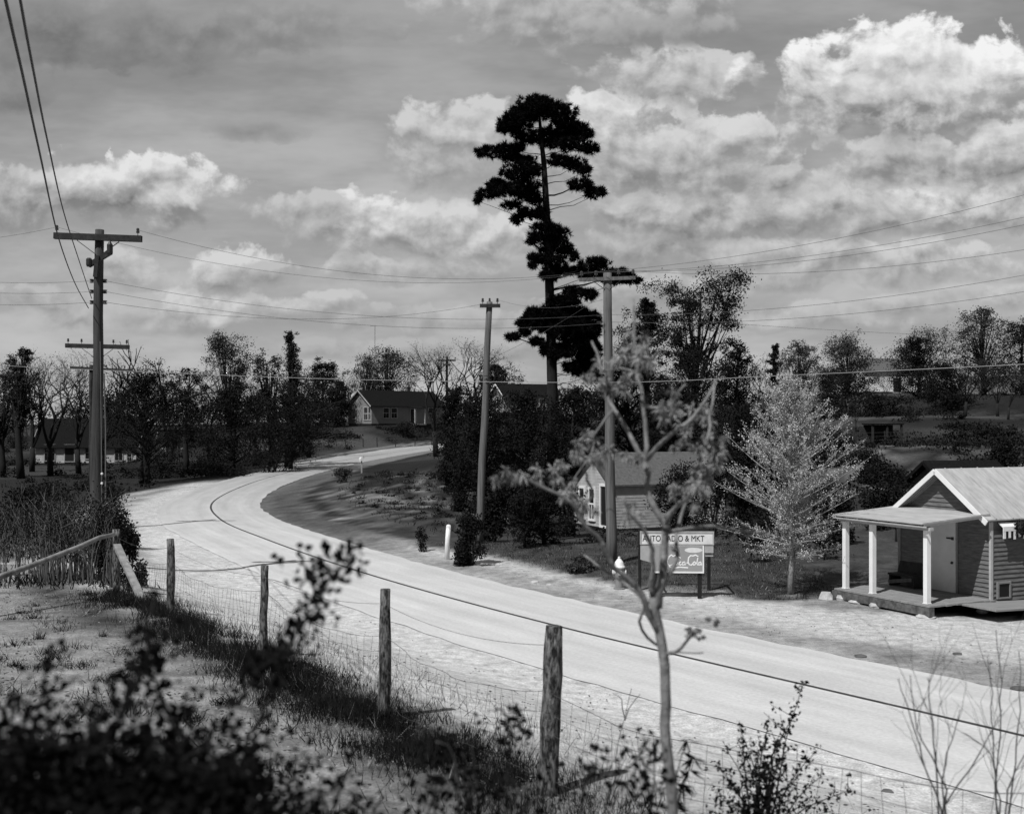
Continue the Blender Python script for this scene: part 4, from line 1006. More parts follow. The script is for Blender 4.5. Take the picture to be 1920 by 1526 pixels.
def grow(q, p, d, L, r, depth, rr, spread, tips, up=0.25, kids=(2, 3), ratio=0.72, seg=3, sides=5, rmin=0.008):
    pts = [Vector(p)]; dd = Vector(d)
    for i in range(seg):
        dd = (dd + Vector((rr.gauss(0, .10), rr.gauss(0, .10), rr.gauss(0, .07) + up * 0.12))).normalized(); pts.append(pts[-1] + dd * L / seg)
    q.tube(pts, [r * (1 - 0.45 * i / seg) for i in range(seg + 1)], sides if r > 0.03 else 3, cap=False)
    if depth == 0: tips.append(pts[-1]); return
    for k in range(rr.randint(*kids)):
        a = rr.uniform(0, 2 * math.pi); o = dd.orthogonal(); o.rotate(Matrix.Rotation(a, 3, dd))
        nd = (dd * math.cos(spread) + o * math.sin(spread) * rr.uniform(0.7, 1.25)).normalized()
        b = pts[-1] if k < 2 else pts[rr.randint(1, seg)]
        grow(q, b, nd, L * ratio * rr.uniform(0.8, 1.15), max(r * 0.6, rmin), depth - 1, rr, spread, tips, up, kids, ratio, seg, sides, rmin)
def bare_tree(label, px, d, top, seed, depth=5, spread=0.5, lm=None, bm='bark', trunk=0.25, group='trees along the skyline', kids=(2, 3), ls=0.2, nl=6, name='bare_tree', ratio=0.72, tr=None, zb=None, thick=1.0, sc_leaf=0.25, cat='tree'):
    rr = random.Random(seed); rs = np.random.RandomState(seed); g = G(px, d)
    if zb is not None: g.z = zb
    H = CAMZ - (top - HY) / F * d - g.z
    t = thing(name, label, cat, g, 0, group); q = MB(); tips = []
    tr = tr or 0.022 * H
    L0 = H * 0.30
    q.tube([(0, 0, -0.3), (0.02 * H * rr.uniform(-1, 1), 0, H * trunk)], [tr * 1.2, tr], 8)
    b = Vector(q.v[-1]); b = Vector((sum(v[0] for v in q.v[-8:]) / 8, sum(v[1] for v in q.v[-8:]) / 8, H * trunk))
    for k in range(rr.randint(3, 4)):
        a = rr.uniform(0, 6.28); s = rr.uniform(0.25, 0.9) * spread * 1.2
        grow(q, b, (math.cos(a) * math.sin(s), math.sin(a) * math.sin(s), math.cos(s)), L0, tr * 0.62 * thick, depth - 1, rr, spread, tips, 0.35, kids, ratio)
    zm = max(p.z for p in tips); f = H / zm
    for i, v in enumerate(q.v):
        if v[2] > 0: q.v[i] = (v[0], v[1], v[2] * f)
    q.build('trunk', M[bm], t, smooth=True)
    if lm:
        T = np.array([(p.x, p.y, p.z * f) for p in tips]); P = np.repeat(T, nl, 0) + rs.normal(size=(len(T) * nl, 3)) * sc_leaf
        np_obj('crown', leaf_quads(P, ls, rs, 0.6), 4, M[lm], t)
    return t
def shrub(label, px, d, top, w, seed, lm='leaf_dark', ls=0.12, n=2600, bm='bark', name='shrub', group='dark shrubs around the road', cat='shrub', stems=5, lumps=9, low=0.0, depthk=0.8, zoff=0):
    rr = random.Random(seed); rs = np.random.RandomState(seed); g = G(px, d); g.z += zoff
    H = CAMZ - (top - HY) / F * d - g.z; R = w / F * d / 2
    t = thing(name, label, cat, g, 0, group); q = MB(); P = []
    for k in range(lumps):
        tt = rr.uniform(low, 0.85); a = rr.uniform(0, 6.28); rad = R * 0.7 * math.sqrt(rr.random()) * math.sqrt(max(0.05, 1 - (tt * 0.95) ** 2))
        if k == 0: tt, rad = 0.8, R * 0.1
        c = np.array([math.cos(a) * rad, math.sin(a) * rad * depthk, H * tt]); rc = np.array([R * rr.uniform(.3, .5), R * rr.uniform(.3, .5) * depthk, min(H * rr.uniform(.14, .26), R)])
        u = unit(rs.normal(size=(n // lumps, 3))) * (rs.uniform(0.35, 1.08, (n // lumps, 1)))
        p = c + u * rc; p[:, 2] = np.where(p[:, 2] < 0.02, np.abs(p[:, 2]), p[:, 2]); P.append(p)
        q.tube([(rr.uniform(-.2, .2) * R, 0, -0.15), tuple(c * np.array([.6, .6, .5])), tuple(c)], [0.045 if H > 1.5 else 0.02, 0.03 if H > 1.5 else 0.015, 0.008], 5, cap=False)
    q.build('stems', M[bm], t); np_obj('foliage', leaf_quads(np.concatenate(P), ls, rs, 0.6), 4, M[lm], t)
    return t

# -- the tall pine
def pine():
    d = 75.0; g = G(1036, d); rr = random.Random(7); rs = np.random.RandomState(7)
    t = thing('tall_pine', 'tall lone black pine with tufted crown and bare lower trunk in the middle', 'pine tree', g)
    k = d / F; P3 = lambda px, py, dy=0: Vector((X_at(px, d), d, CAMZ - (py - HY) * k)) - g + Vector((0, dy, 0))
    ax = [(1037, 900), (1036, 740), (1033, 620), (1029, 500), (1025, 400), (1020, 310), (1014, 250), (1010, 200)]
    q = MB(); q.tube([P3(*a) for a in ax], [0.42, 0.36, 0.33, 0.29, 0.24, 0.18, 0.13, 0.05], 10)
    axx = lambda py: float(np.interp(py, [a[1] for a in ax][::-1], [a[0] for a in ax][::-1]))
    CL = [(1000, 205, 50, 22), (1048, 212, 42, 25), (958, 240, 28, 26), (985, 225, 30, 20), (1082, 245, 26, 25), (1028, 255, 36, 24), (985, 262, 30, 16), (945, 246, 14, 12), (1010, 190, 25, 10), (1060, 240, 34, 22), (1100, 252, 14, 10),
          (1070, 276, 36, 13), (1108, 272, 22, 13), (940, 286, 34, 16), (905, 298, 14, 11), (965, 276, 24, 12), (985, 300, 24, 10), (960, 300, 20, 8), (1050, 300, 30, 12), (1080, 312, 24, 16), (1096, 328, 11, 10), (1000, 320, 20, 10),
          (975, 328, 44, 20), (935, 345, 26, 14), (915, 368, 24, 9), (950, 360, 36, 16), (985, 355, 34, 22), (1000, 375, 20, 14), (960, 385, 20, 9), (925, 335, 16, 10), (898, 381, 8, 6),
          (1085, 352, 28, 14), (1110, 365, 22, 11), (1124, 370, 8, 6), (990, 402, 28, 12), (968, 414, 14, 9), (1015, 400, 16, 12), (1022, 432, 30, 20), (1000, 450, 18, 13), (1048, 440, 22, 16), (1038, 460, 36, 18),
          (1003, 486, 15, 10), (1030, 488, 34, 16), (1066, 470, 14, 14), (1076, 486, 9, 9), (1000, 500, 8, 6), (1050, 505, 34, 11), (1085, 505, 24, 10), (1115, 500, 34, 12), (1160, 512, 40, 16), (1140, 526, 40, 9), (1190, 519, 20, 8), (1110, 518, 28, 9),
          (1075, 548, 22, 9), (1100, 556, 18, 10), (1065, 566, 26, 12), (1040, 585, 40, 16), (1085, 592, 34, 20), (1005, 598, 30, 13), (985, 608, 20, 11), (1070, 618, 48, 24), (1110, 610, 18, 30), (1020, 612, 24, 14),
          (963, 632, 16, 7), (985, 625, 12, 7), (1008, 640, 18, 7), (1085, 645, 42, 28), (1055, 660, 30, 14), (1112, 660, 18, 26), (1075, 690, 26, 14), (1030, 655, 20, 14), (1060, 605, 34, 20), (1000, 585, 16, 9), (1040, 565, 18, 9), (1030, 520, 22, 8), (1040, 668, 16, 8), (1100, 685, 28, 24), (1110, 705, 20, 14)]
    TP, TD = [], []
    for (px, py, rx, ry) in CL:
        y0 = rr.uniform(-1, 1) * max(abs(px - axx(py)), 25) * k * 0.55
        c = P3(px, py, y0)
        pa = min(py + abs(px - axx(py)) * 0.22 + rr.uniform(0, 10), 735)
        s = P3(axx(pa), pa); m = s.lerp(c, 0.5) + Vector((0, 0, -0.15))
        m = m + Vector((0, 0, rr.uniform(-.10, .15))); q.tube([s, s.lerp(m, .5) + Vector((0, 0, rr.uniform(-.12, .12))), m, c], [0.07, 0.06, 0.05, 0.02] if (px, py) in ((1085, 352), (1160, 512), (963, 632)) else [0.035, 0.028, 0.02, 0.01], 5, cap=False)
        n = int(rx * ry * (0.19 if py > 490 else 0.13)) + 10
        u = unit(rs.normal(size=(n, 3))) * rs.uniform(0.2, 1.0, (n, 1)) ** 0.6
        p = np.array(c) + u * np.array([rx * k * 0.92, max(rx, 18) * k * 0.9, ry * k * 0.88])
        for j in range(0, n, 3):
            q.tube([c.lerp(Vector(p[j]), 0.15), Vector(p[j])], [0.02, 0.012], 3, cap=False)
        nn = 34
        TP.append(np.repeat(p, nn, 0)); TD.append(rs.normal(size=(n * nn, 3)) + np.array([0, 0, 0.45]) + np.repeat(u, nn, 0) * 0.5)
    q.build('trunk', M['bark_pine'], t, smooth=True)
    TP, TD = np.concatenate(TP), np.concatenate(TD)
    np_obj('crown', blades(TP, TD, rs.uniform(0.22, 0.42, len(TP)), 0.06, rs), 3, M['pine'], t)
pine()

# -- skyline, left to right
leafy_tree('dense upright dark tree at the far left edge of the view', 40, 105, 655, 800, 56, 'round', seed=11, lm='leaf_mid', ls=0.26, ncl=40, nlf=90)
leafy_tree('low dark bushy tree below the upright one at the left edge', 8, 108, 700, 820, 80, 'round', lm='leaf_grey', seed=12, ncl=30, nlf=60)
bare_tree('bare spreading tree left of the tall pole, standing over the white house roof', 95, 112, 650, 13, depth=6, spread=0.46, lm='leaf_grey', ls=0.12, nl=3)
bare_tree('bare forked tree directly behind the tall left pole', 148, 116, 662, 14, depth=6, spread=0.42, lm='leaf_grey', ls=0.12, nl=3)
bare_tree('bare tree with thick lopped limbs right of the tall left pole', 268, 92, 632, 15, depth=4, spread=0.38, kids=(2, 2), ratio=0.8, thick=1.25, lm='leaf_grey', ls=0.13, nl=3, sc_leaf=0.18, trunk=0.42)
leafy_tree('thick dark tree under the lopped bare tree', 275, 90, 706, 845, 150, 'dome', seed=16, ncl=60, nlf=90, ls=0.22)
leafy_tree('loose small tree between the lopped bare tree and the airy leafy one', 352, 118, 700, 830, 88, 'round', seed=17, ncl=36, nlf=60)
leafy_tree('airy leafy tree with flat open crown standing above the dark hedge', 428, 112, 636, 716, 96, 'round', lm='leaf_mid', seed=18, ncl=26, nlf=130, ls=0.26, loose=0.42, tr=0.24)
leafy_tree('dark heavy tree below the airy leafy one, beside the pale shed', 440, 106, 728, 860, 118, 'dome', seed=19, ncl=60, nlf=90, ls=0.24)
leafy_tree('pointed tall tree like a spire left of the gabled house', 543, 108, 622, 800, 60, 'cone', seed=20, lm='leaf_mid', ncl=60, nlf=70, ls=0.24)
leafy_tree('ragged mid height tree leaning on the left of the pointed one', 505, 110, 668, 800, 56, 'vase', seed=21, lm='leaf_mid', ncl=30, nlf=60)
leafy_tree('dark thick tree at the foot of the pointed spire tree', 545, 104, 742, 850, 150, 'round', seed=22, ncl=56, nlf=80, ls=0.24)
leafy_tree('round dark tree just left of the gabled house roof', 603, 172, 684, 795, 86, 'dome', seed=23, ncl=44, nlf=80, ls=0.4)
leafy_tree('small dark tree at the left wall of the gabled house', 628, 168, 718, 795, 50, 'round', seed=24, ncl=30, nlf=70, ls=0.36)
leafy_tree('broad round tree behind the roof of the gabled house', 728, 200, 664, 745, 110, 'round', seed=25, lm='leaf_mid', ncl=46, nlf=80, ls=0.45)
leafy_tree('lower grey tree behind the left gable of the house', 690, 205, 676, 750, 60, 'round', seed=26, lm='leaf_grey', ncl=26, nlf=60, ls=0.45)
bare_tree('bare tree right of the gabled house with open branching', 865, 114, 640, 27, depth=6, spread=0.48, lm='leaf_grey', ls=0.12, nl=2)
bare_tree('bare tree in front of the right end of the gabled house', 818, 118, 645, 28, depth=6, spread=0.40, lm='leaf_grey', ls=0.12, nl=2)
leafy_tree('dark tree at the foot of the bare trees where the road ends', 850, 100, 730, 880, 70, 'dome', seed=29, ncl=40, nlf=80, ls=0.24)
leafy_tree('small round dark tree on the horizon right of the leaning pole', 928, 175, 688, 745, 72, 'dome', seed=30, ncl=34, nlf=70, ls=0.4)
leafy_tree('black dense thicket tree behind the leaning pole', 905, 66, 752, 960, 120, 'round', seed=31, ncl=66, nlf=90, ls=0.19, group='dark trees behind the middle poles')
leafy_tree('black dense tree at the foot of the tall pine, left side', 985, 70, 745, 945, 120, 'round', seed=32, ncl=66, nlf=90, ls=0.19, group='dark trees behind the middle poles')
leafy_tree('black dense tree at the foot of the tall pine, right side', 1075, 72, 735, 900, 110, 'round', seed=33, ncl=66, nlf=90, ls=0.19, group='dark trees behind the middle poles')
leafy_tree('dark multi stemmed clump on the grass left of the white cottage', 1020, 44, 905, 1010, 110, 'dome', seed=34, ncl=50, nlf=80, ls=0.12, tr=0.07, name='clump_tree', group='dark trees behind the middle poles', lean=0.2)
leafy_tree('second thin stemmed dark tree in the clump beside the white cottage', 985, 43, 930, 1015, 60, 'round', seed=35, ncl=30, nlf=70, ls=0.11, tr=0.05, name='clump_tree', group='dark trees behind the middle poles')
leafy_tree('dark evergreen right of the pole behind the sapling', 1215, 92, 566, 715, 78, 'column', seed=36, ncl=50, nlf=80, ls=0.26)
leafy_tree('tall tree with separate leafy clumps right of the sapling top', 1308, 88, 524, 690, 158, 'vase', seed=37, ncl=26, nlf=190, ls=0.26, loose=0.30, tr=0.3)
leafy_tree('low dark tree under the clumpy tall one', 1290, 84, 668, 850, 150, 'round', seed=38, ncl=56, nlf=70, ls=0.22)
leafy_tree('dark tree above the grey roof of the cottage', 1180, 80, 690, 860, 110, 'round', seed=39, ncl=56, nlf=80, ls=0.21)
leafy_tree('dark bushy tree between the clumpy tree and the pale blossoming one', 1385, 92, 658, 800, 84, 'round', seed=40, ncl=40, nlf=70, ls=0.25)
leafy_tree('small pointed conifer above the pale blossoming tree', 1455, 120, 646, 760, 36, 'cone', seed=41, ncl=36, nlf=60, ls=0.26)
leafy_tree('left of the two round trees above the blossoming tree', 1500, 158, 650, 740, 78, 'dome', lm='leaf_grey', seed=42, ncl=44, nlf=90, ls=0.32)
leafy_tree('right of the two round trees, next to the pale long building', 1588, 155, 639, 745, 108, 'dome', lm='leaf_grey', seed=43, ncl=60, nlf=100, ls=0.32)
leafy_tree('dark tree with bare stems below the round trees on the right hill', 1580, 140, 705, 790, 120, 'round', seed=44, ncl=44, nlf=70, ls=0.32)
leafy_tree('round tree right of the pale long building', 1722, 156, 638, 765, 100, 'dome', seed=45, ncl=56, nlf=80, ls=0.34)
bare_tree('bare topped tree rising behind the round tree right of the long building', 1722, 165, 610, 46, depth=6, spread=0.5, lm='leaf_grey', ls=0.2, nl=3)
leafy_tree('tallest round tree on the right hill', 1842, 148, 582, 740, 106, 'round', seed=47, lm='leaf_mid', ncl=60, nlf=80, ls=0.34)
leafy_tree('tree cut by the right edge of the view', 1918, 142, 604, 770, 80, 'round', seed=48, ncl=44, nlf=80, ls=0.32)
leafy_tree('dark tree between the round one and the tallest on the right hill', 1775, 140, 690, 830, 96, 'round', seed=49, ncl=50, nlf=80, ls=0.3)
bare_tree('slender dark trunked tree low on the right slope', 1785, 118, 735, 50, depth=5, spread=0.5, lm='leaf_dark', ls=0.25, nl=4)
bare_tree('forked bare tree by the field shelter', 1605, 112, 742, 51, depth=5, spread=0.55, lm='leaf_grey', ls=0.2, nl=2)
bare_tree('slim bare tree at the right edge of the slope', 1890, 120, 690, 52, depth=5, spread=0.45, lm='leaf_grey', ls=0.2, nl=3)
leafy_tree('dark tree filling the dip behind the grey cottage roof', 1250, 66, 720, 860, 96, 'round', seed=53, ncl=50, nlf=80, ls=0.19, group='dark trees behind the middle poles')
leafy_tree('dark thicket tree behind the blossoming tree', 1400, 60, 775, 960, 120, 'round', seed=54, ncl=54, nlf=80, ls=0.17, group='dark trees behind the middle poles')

# -- shrubs
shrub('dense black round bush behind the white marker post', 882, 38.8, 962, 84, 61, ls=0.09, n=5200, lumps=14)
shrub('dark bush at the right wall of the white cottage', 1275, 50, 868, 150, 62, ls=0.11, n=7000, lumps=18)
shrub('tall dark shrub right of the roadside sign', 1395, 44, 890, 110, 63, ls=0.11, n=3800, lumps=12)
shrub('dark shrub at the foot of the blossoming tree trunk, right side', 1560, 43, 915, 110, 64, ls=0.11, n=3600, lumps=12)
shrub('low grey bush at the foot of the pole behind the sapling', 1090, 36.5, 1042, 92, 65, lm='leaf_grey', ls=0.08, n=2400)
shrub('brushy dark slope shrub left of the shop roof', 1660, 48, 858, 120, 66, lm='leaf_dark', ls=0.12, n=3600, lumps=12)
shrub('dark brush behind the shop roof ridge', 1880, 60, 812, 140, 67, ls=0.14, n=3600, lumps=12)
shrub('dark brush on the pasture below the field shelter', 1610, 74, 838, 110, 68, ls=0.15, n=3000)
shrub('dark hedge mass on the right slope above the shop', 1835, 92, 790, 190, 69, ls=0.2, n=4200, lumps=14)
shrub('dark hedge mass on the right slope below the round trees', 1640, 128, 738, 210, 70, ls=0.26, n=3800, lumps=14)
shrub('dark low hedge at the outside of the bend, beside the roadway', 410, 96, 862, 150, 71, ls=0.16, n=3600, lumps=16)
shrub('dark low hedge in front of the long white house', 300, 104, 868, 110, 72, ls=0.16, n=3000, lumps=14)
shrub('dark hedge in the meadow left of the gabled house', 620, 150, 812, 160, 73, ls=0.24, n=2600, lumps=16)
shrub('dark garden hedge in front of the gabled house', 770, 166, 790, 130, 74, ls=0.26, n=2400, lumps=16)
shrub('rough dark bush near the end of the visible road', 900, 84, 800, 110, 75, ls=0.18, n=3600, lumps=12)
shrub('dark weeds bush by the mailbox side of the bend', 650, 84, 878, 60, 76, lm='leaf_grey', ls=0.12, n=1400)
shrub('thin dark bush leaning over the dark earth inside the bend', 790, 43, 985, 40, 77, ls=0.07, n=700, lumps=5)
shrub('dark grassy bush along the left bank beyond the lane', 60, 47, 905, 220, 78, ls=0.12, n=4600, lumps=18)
shrub('dark bush under the tall left pole', 215, 42, 905, 110, 79, ls=0.10, n=3200, lumps=12)
for i, (px, dd_, tp, lab) in enumerate(((1512, 39, 985, 'thin dark sapling right of the blossoming trunk'), (1548, 38, 1000, 'thin dark sapling nearest the shop porch'), (1408, 37.5, 1000, 'thin dark sapling left of the blossoming trunk'), (1438, 39, 975, 'thin dark sapling close behind the blossoming trunk'), (1680, 44, 900, 'dark forked tree seen through the porch posts'))):
    bare_tree(lab, px, dd_, tp, 90 + i, depth=4, spread=0.5, lm='leaf_dark', ls=0.12, nl=10, tr=0.045, group='dark saplings behind the sign', name='sapling_tree')

for i, (px, d_, top_, w_, lab) in enumerate(((30, 172, 755, 70, 'dark understory bush at the left edge behind the lane'), (120, 175, 752, 80, 'dark understory bush behind the bare trees over the white house'), (215, 170, 750, 70, 'dark understory bush between the tall pole and the lopped bare tree'),
    (325, 122, 748, 120, 'dark understory bush under the loose small tree'), (400, 125, 735, 120, 'dark understory bush left of the airy leafy tree'), (480, 120, 745, 120, 'dark understory bush between the airy tree and the pointed one'), (510, 100, 790, 110, 'dark low thicket at the foot of the ragged tree'), (590, 150, 752, 110, 'dark understory bush left of the gabled house garden'),
    (640, 178, 735, 80, 'dark bush touching the left wall of the gabled house'), (860, 135, 735, 120, 'dark thicket right of the gabled house'), (1130, 66, 760, 90, 'dark thicket between the pine and the pole behind the sapling'), (1345, 70, 745, 150, 'dark thicket left of the blossoming tree top'), (1450, 76, 770, 150, 'dark thicket behind the blossoming tree top'), (1550, 80, 800, 120, 'dark thicket right behind the blossoming tree'))):
    shrub(lab, px, d_, top_, w_, 120 + i, ls=0.15, n=4200, lumps=16, group='dark thickets below the skyline trees')
shrub('tall dark shrub at the left corner of the white cottage', 1065, 50, 880, 56, 160, ls=0.11, n=2600, lumps=10)
shrub('dark shrub over the right end of the cottage roof', 1335, 47, 850, 90, 161, ls=0.11, n=3000, lumps=12)
for i, (px, d_, top_, lab) in enumerate(((60, 118, 668, 'thin bare tree between the upright dark tree and the spreading bare one'), (195, 120, 672, 'bare twiggy tree just right of the tall left pole'), (318, 125, 690, 'small bare tree right of the lopped bare tree'), (392, 122, 680, 'bare twiggy tree left of the airy leafy tree'), (478, 118, 690, 'bare twiggy tree right of the airy leafy tree'), (580, 126, 682, 'bare twiggy tree right of the pointed one'), (655, 190, 690, 'bare tree above the left roof corner of the gabled house'),
        (1180, 88, 640, 'bare twiggy tree right behind the pole with the sapling'), (1420, 100, 662, 'bare twiggy tree left of the small pointed conifer'), (1545, 150, 668, 'bare tree between the two round hill trees'), (1660, 150, 700, 'bare tree in front of the pale long building'), (1810, 130, 660, 'bare tree just left of the tallest hill tree'), (1870, 128, 665, 'bare tree right of the tallest hill tree'))):
    bare_tree(lab, px, d_, top_, 300 + i, depth=6, spread=0.46, lm='leaf_grey', ls=0.11, nl=2)

def scrub(name, boxes, n, seed, hmin=0.4, hmax=1.3, cond=lambda s, l: l == l, ls=0.22, m='leaf_dark'):
    rs = np.random.RandomState(seed); P = []
    for (x0, x1, y0, y1, k) in boxes:
        p = np.column_stack([rs.uniform(x0, x1, k), rs.uniform(y0, y1, k)]); s_, l_, _z = road_sl(p[:, 0], p[:, 1]); p = p[cond(s_, l_)]; z = ground(p[:, 0], p[:, 1])
        for (x, y), zz in zip(p, z):
            h = rs.uniform(hmin, hmax); w = h * rs.uniform(0.8, 2.2); u = unit(rs.normal(size=(n, 3))) * rs.uniform(0.3, 1.05, (n, 1)); u[:, 2] = np.abs(u[:, 2])
            P.append(np.array([x, y, zz]) + u * np.array([w, w, h]))
    o = np_obj(name, leaf_quads(np.concatenate(P), ls, rs, 0.6), 4, M[m]); tag(o, kind='stuff')
scrub('hill_scrub', [(18, 80, 52, 150, 260), (24, 60, 48, 90, 90)], 120, 5)
scrub('meadow_scrub', [(-75, -14, 76, 165, 260)], 90, 6, 0.3, 1.0, lambda s, l: l < -6.5)
scrub('rough_scrub', [(-14, 8, 44, 95, 420)], 60, 7, 0.08, 0.45, lambda s, l: l > 8.5, 0.10)

for i, (px, d_, top_, w_, lab) in enumerate(((868, 60, 850, 80, 'dark brush at the left foot of the leaning pole'), (935, 56, 862, 100, 'dark brush between the leaning pole and the pine foot'), (1005, 58, 850, 90, 'dark brush below the pine, left of the cottage'), (925, 47, 930, 70, 'dark brush right behind the round black bush'), (845, 74, 830, 60, 'dark brush on the slope above the white marker post'))):
    shrub(lab, px, d_, top_, w_, 180 + i, ls=0.12, n=3600, lumps=14, group='dark shrubs around the road')

def far_woods():
    rs = np.random.RandomState(4); P = []
    for k in range(150):
        x = rs.uniform(-190, 190); y = rs.uniform(225, 260); z = GZ(x, y); h = rs.uniform(4.5, 9.5); w = rs.uniform(3, 6)
        u = unit(rs.normal(size=(420, 3))) * rs.uniform(0.4, 1.05, (420, 1)); P.append(np.array([x, y, z + h * 0.5]) + u * np.array([w, w, h * 0.55]))
    o = np_obj('far_woods', leaf_quads(np.concatenate(P), 0.5, rs, 0.6), 4, M['leaf_dark']); tag(o, kind='stuff')
far_woods()

# -- pale blossoming tree
def blossom():
    d = 32.0; g = G(1482, d); rr = random.Random(21); rs = np.random.RandomState(21)
    t = thing('blossoming_tree', 'slim pale tree covered in bright new leaves between the sign and the shop', 'tree', g)
    k = d / F; H = CAMZ - (688 - HY) * k - g.z; q = MB(); P = []
    ax = lambda h: Vector((0.05 * math.sin(h * 1.1), 0.04 * math.cos(h), h))
    q.tube([ax(H * i / 9) - Vector((0, 0, 0.2 if i == 0 else 0)) for i in range(10)], [0.085 * (1.1 - i / 9) + 0.008 for i in range(10)], 8)
    for i in range(120):
        h = H * min(0.97, max(0.13, 0.16 + 0.80 * (i / 120) + rr.gauss(0, 0.03))); tt = (h / H - 0.16) / 0.84
        R = 2.25 * (min(1, tt * 3.2 + 0.45)) * max(0.06, (1 - tt) ** 0.72)
        a = i * 2.399 + rr.uniform(-.3, .3); L = R * rr.uniform(0.55, 1.25) / 0.74
        dr = Vector((math.cos(a) * 0.85, math.sin(a) * 0.85, 0.12 + 0.8 * tt)); s = ax(h * 0.94)
        pts = [s]; dd = dr.normalized()
        for j in range(5):
            dd = (dd + Vector((rr.gauss(0, .06), rr.gauss(0, .06), 0.06 if tt > 0.15 else 0.0))).normalized(); pts.append(pts[-1] + dd * L / 5)
        q.tube(pts, [0.026, 0.021, 0.017, 0.012, 0.009, 0.005], 4, cap=False)
        for j in range(1, 6):
            for _ in range(3):
                b = pts[j - 1].lerp(pts[j], rr.random()); o = Vector((rr.gauss(0, 1), rr.gauss(0, 1), rr.gauss(0.7, .5))).normalized()
                e = b + (dd * 0.6 + o * 0.8).normalized() * rr.uniform(0.15, 0.5) * (0.5 + R / 3)
                q.tube([b, e], [0.006, 0.003], 3, cap=False)
                n = rr.randint(14, 22); f = rs.uniform(0.15, 1.0, (n, 1)); P.append(np.array(b) * (1 - f) + np.array(e) * f + rs.normal(size=(n, 3)) * 0.035)
    q.build('trunk', M['bark_pale'], t, smooth=True)
    np_obj('crown', leaf_quads(np.concatenate(P), 0.046, rs, 0.5, up=0.3), 4, M['leaf_pale'], t)
blossom()
# ---------------------------------------------------------------- foreground
def px_stem(q, pts, d, r0, r1, g, rr, n=6, dy=0.0, wob=0.012):
    P = spline([tuple(Vector(W(pts[0][0], pts[0][1], d)) * 2 - W(pts[1][0], pts[1][1], d))] + [tuple(W(a[0], a[1], d + (a[2] if len(a) > 2 else dy * i / max(1, len(pts) - 1)))) for i, a in enumerate(pts)] + [tuple(W(pts[-1][0] * 2 - pts[-2][0], pts[-1][1] * 2 - pts[-2][1], d + dy))], 0.08)
    k = len(P); V = [Vector(p) - g + Vector((rr.gauss(0, wob * 0.3), rr.gauss(0, wob * 0.3), 0)) for p in P]
    q.tube(V, [r0 + (r1 - r0) * i / (k - 1) for i in range(k)], n, cap=True); return V

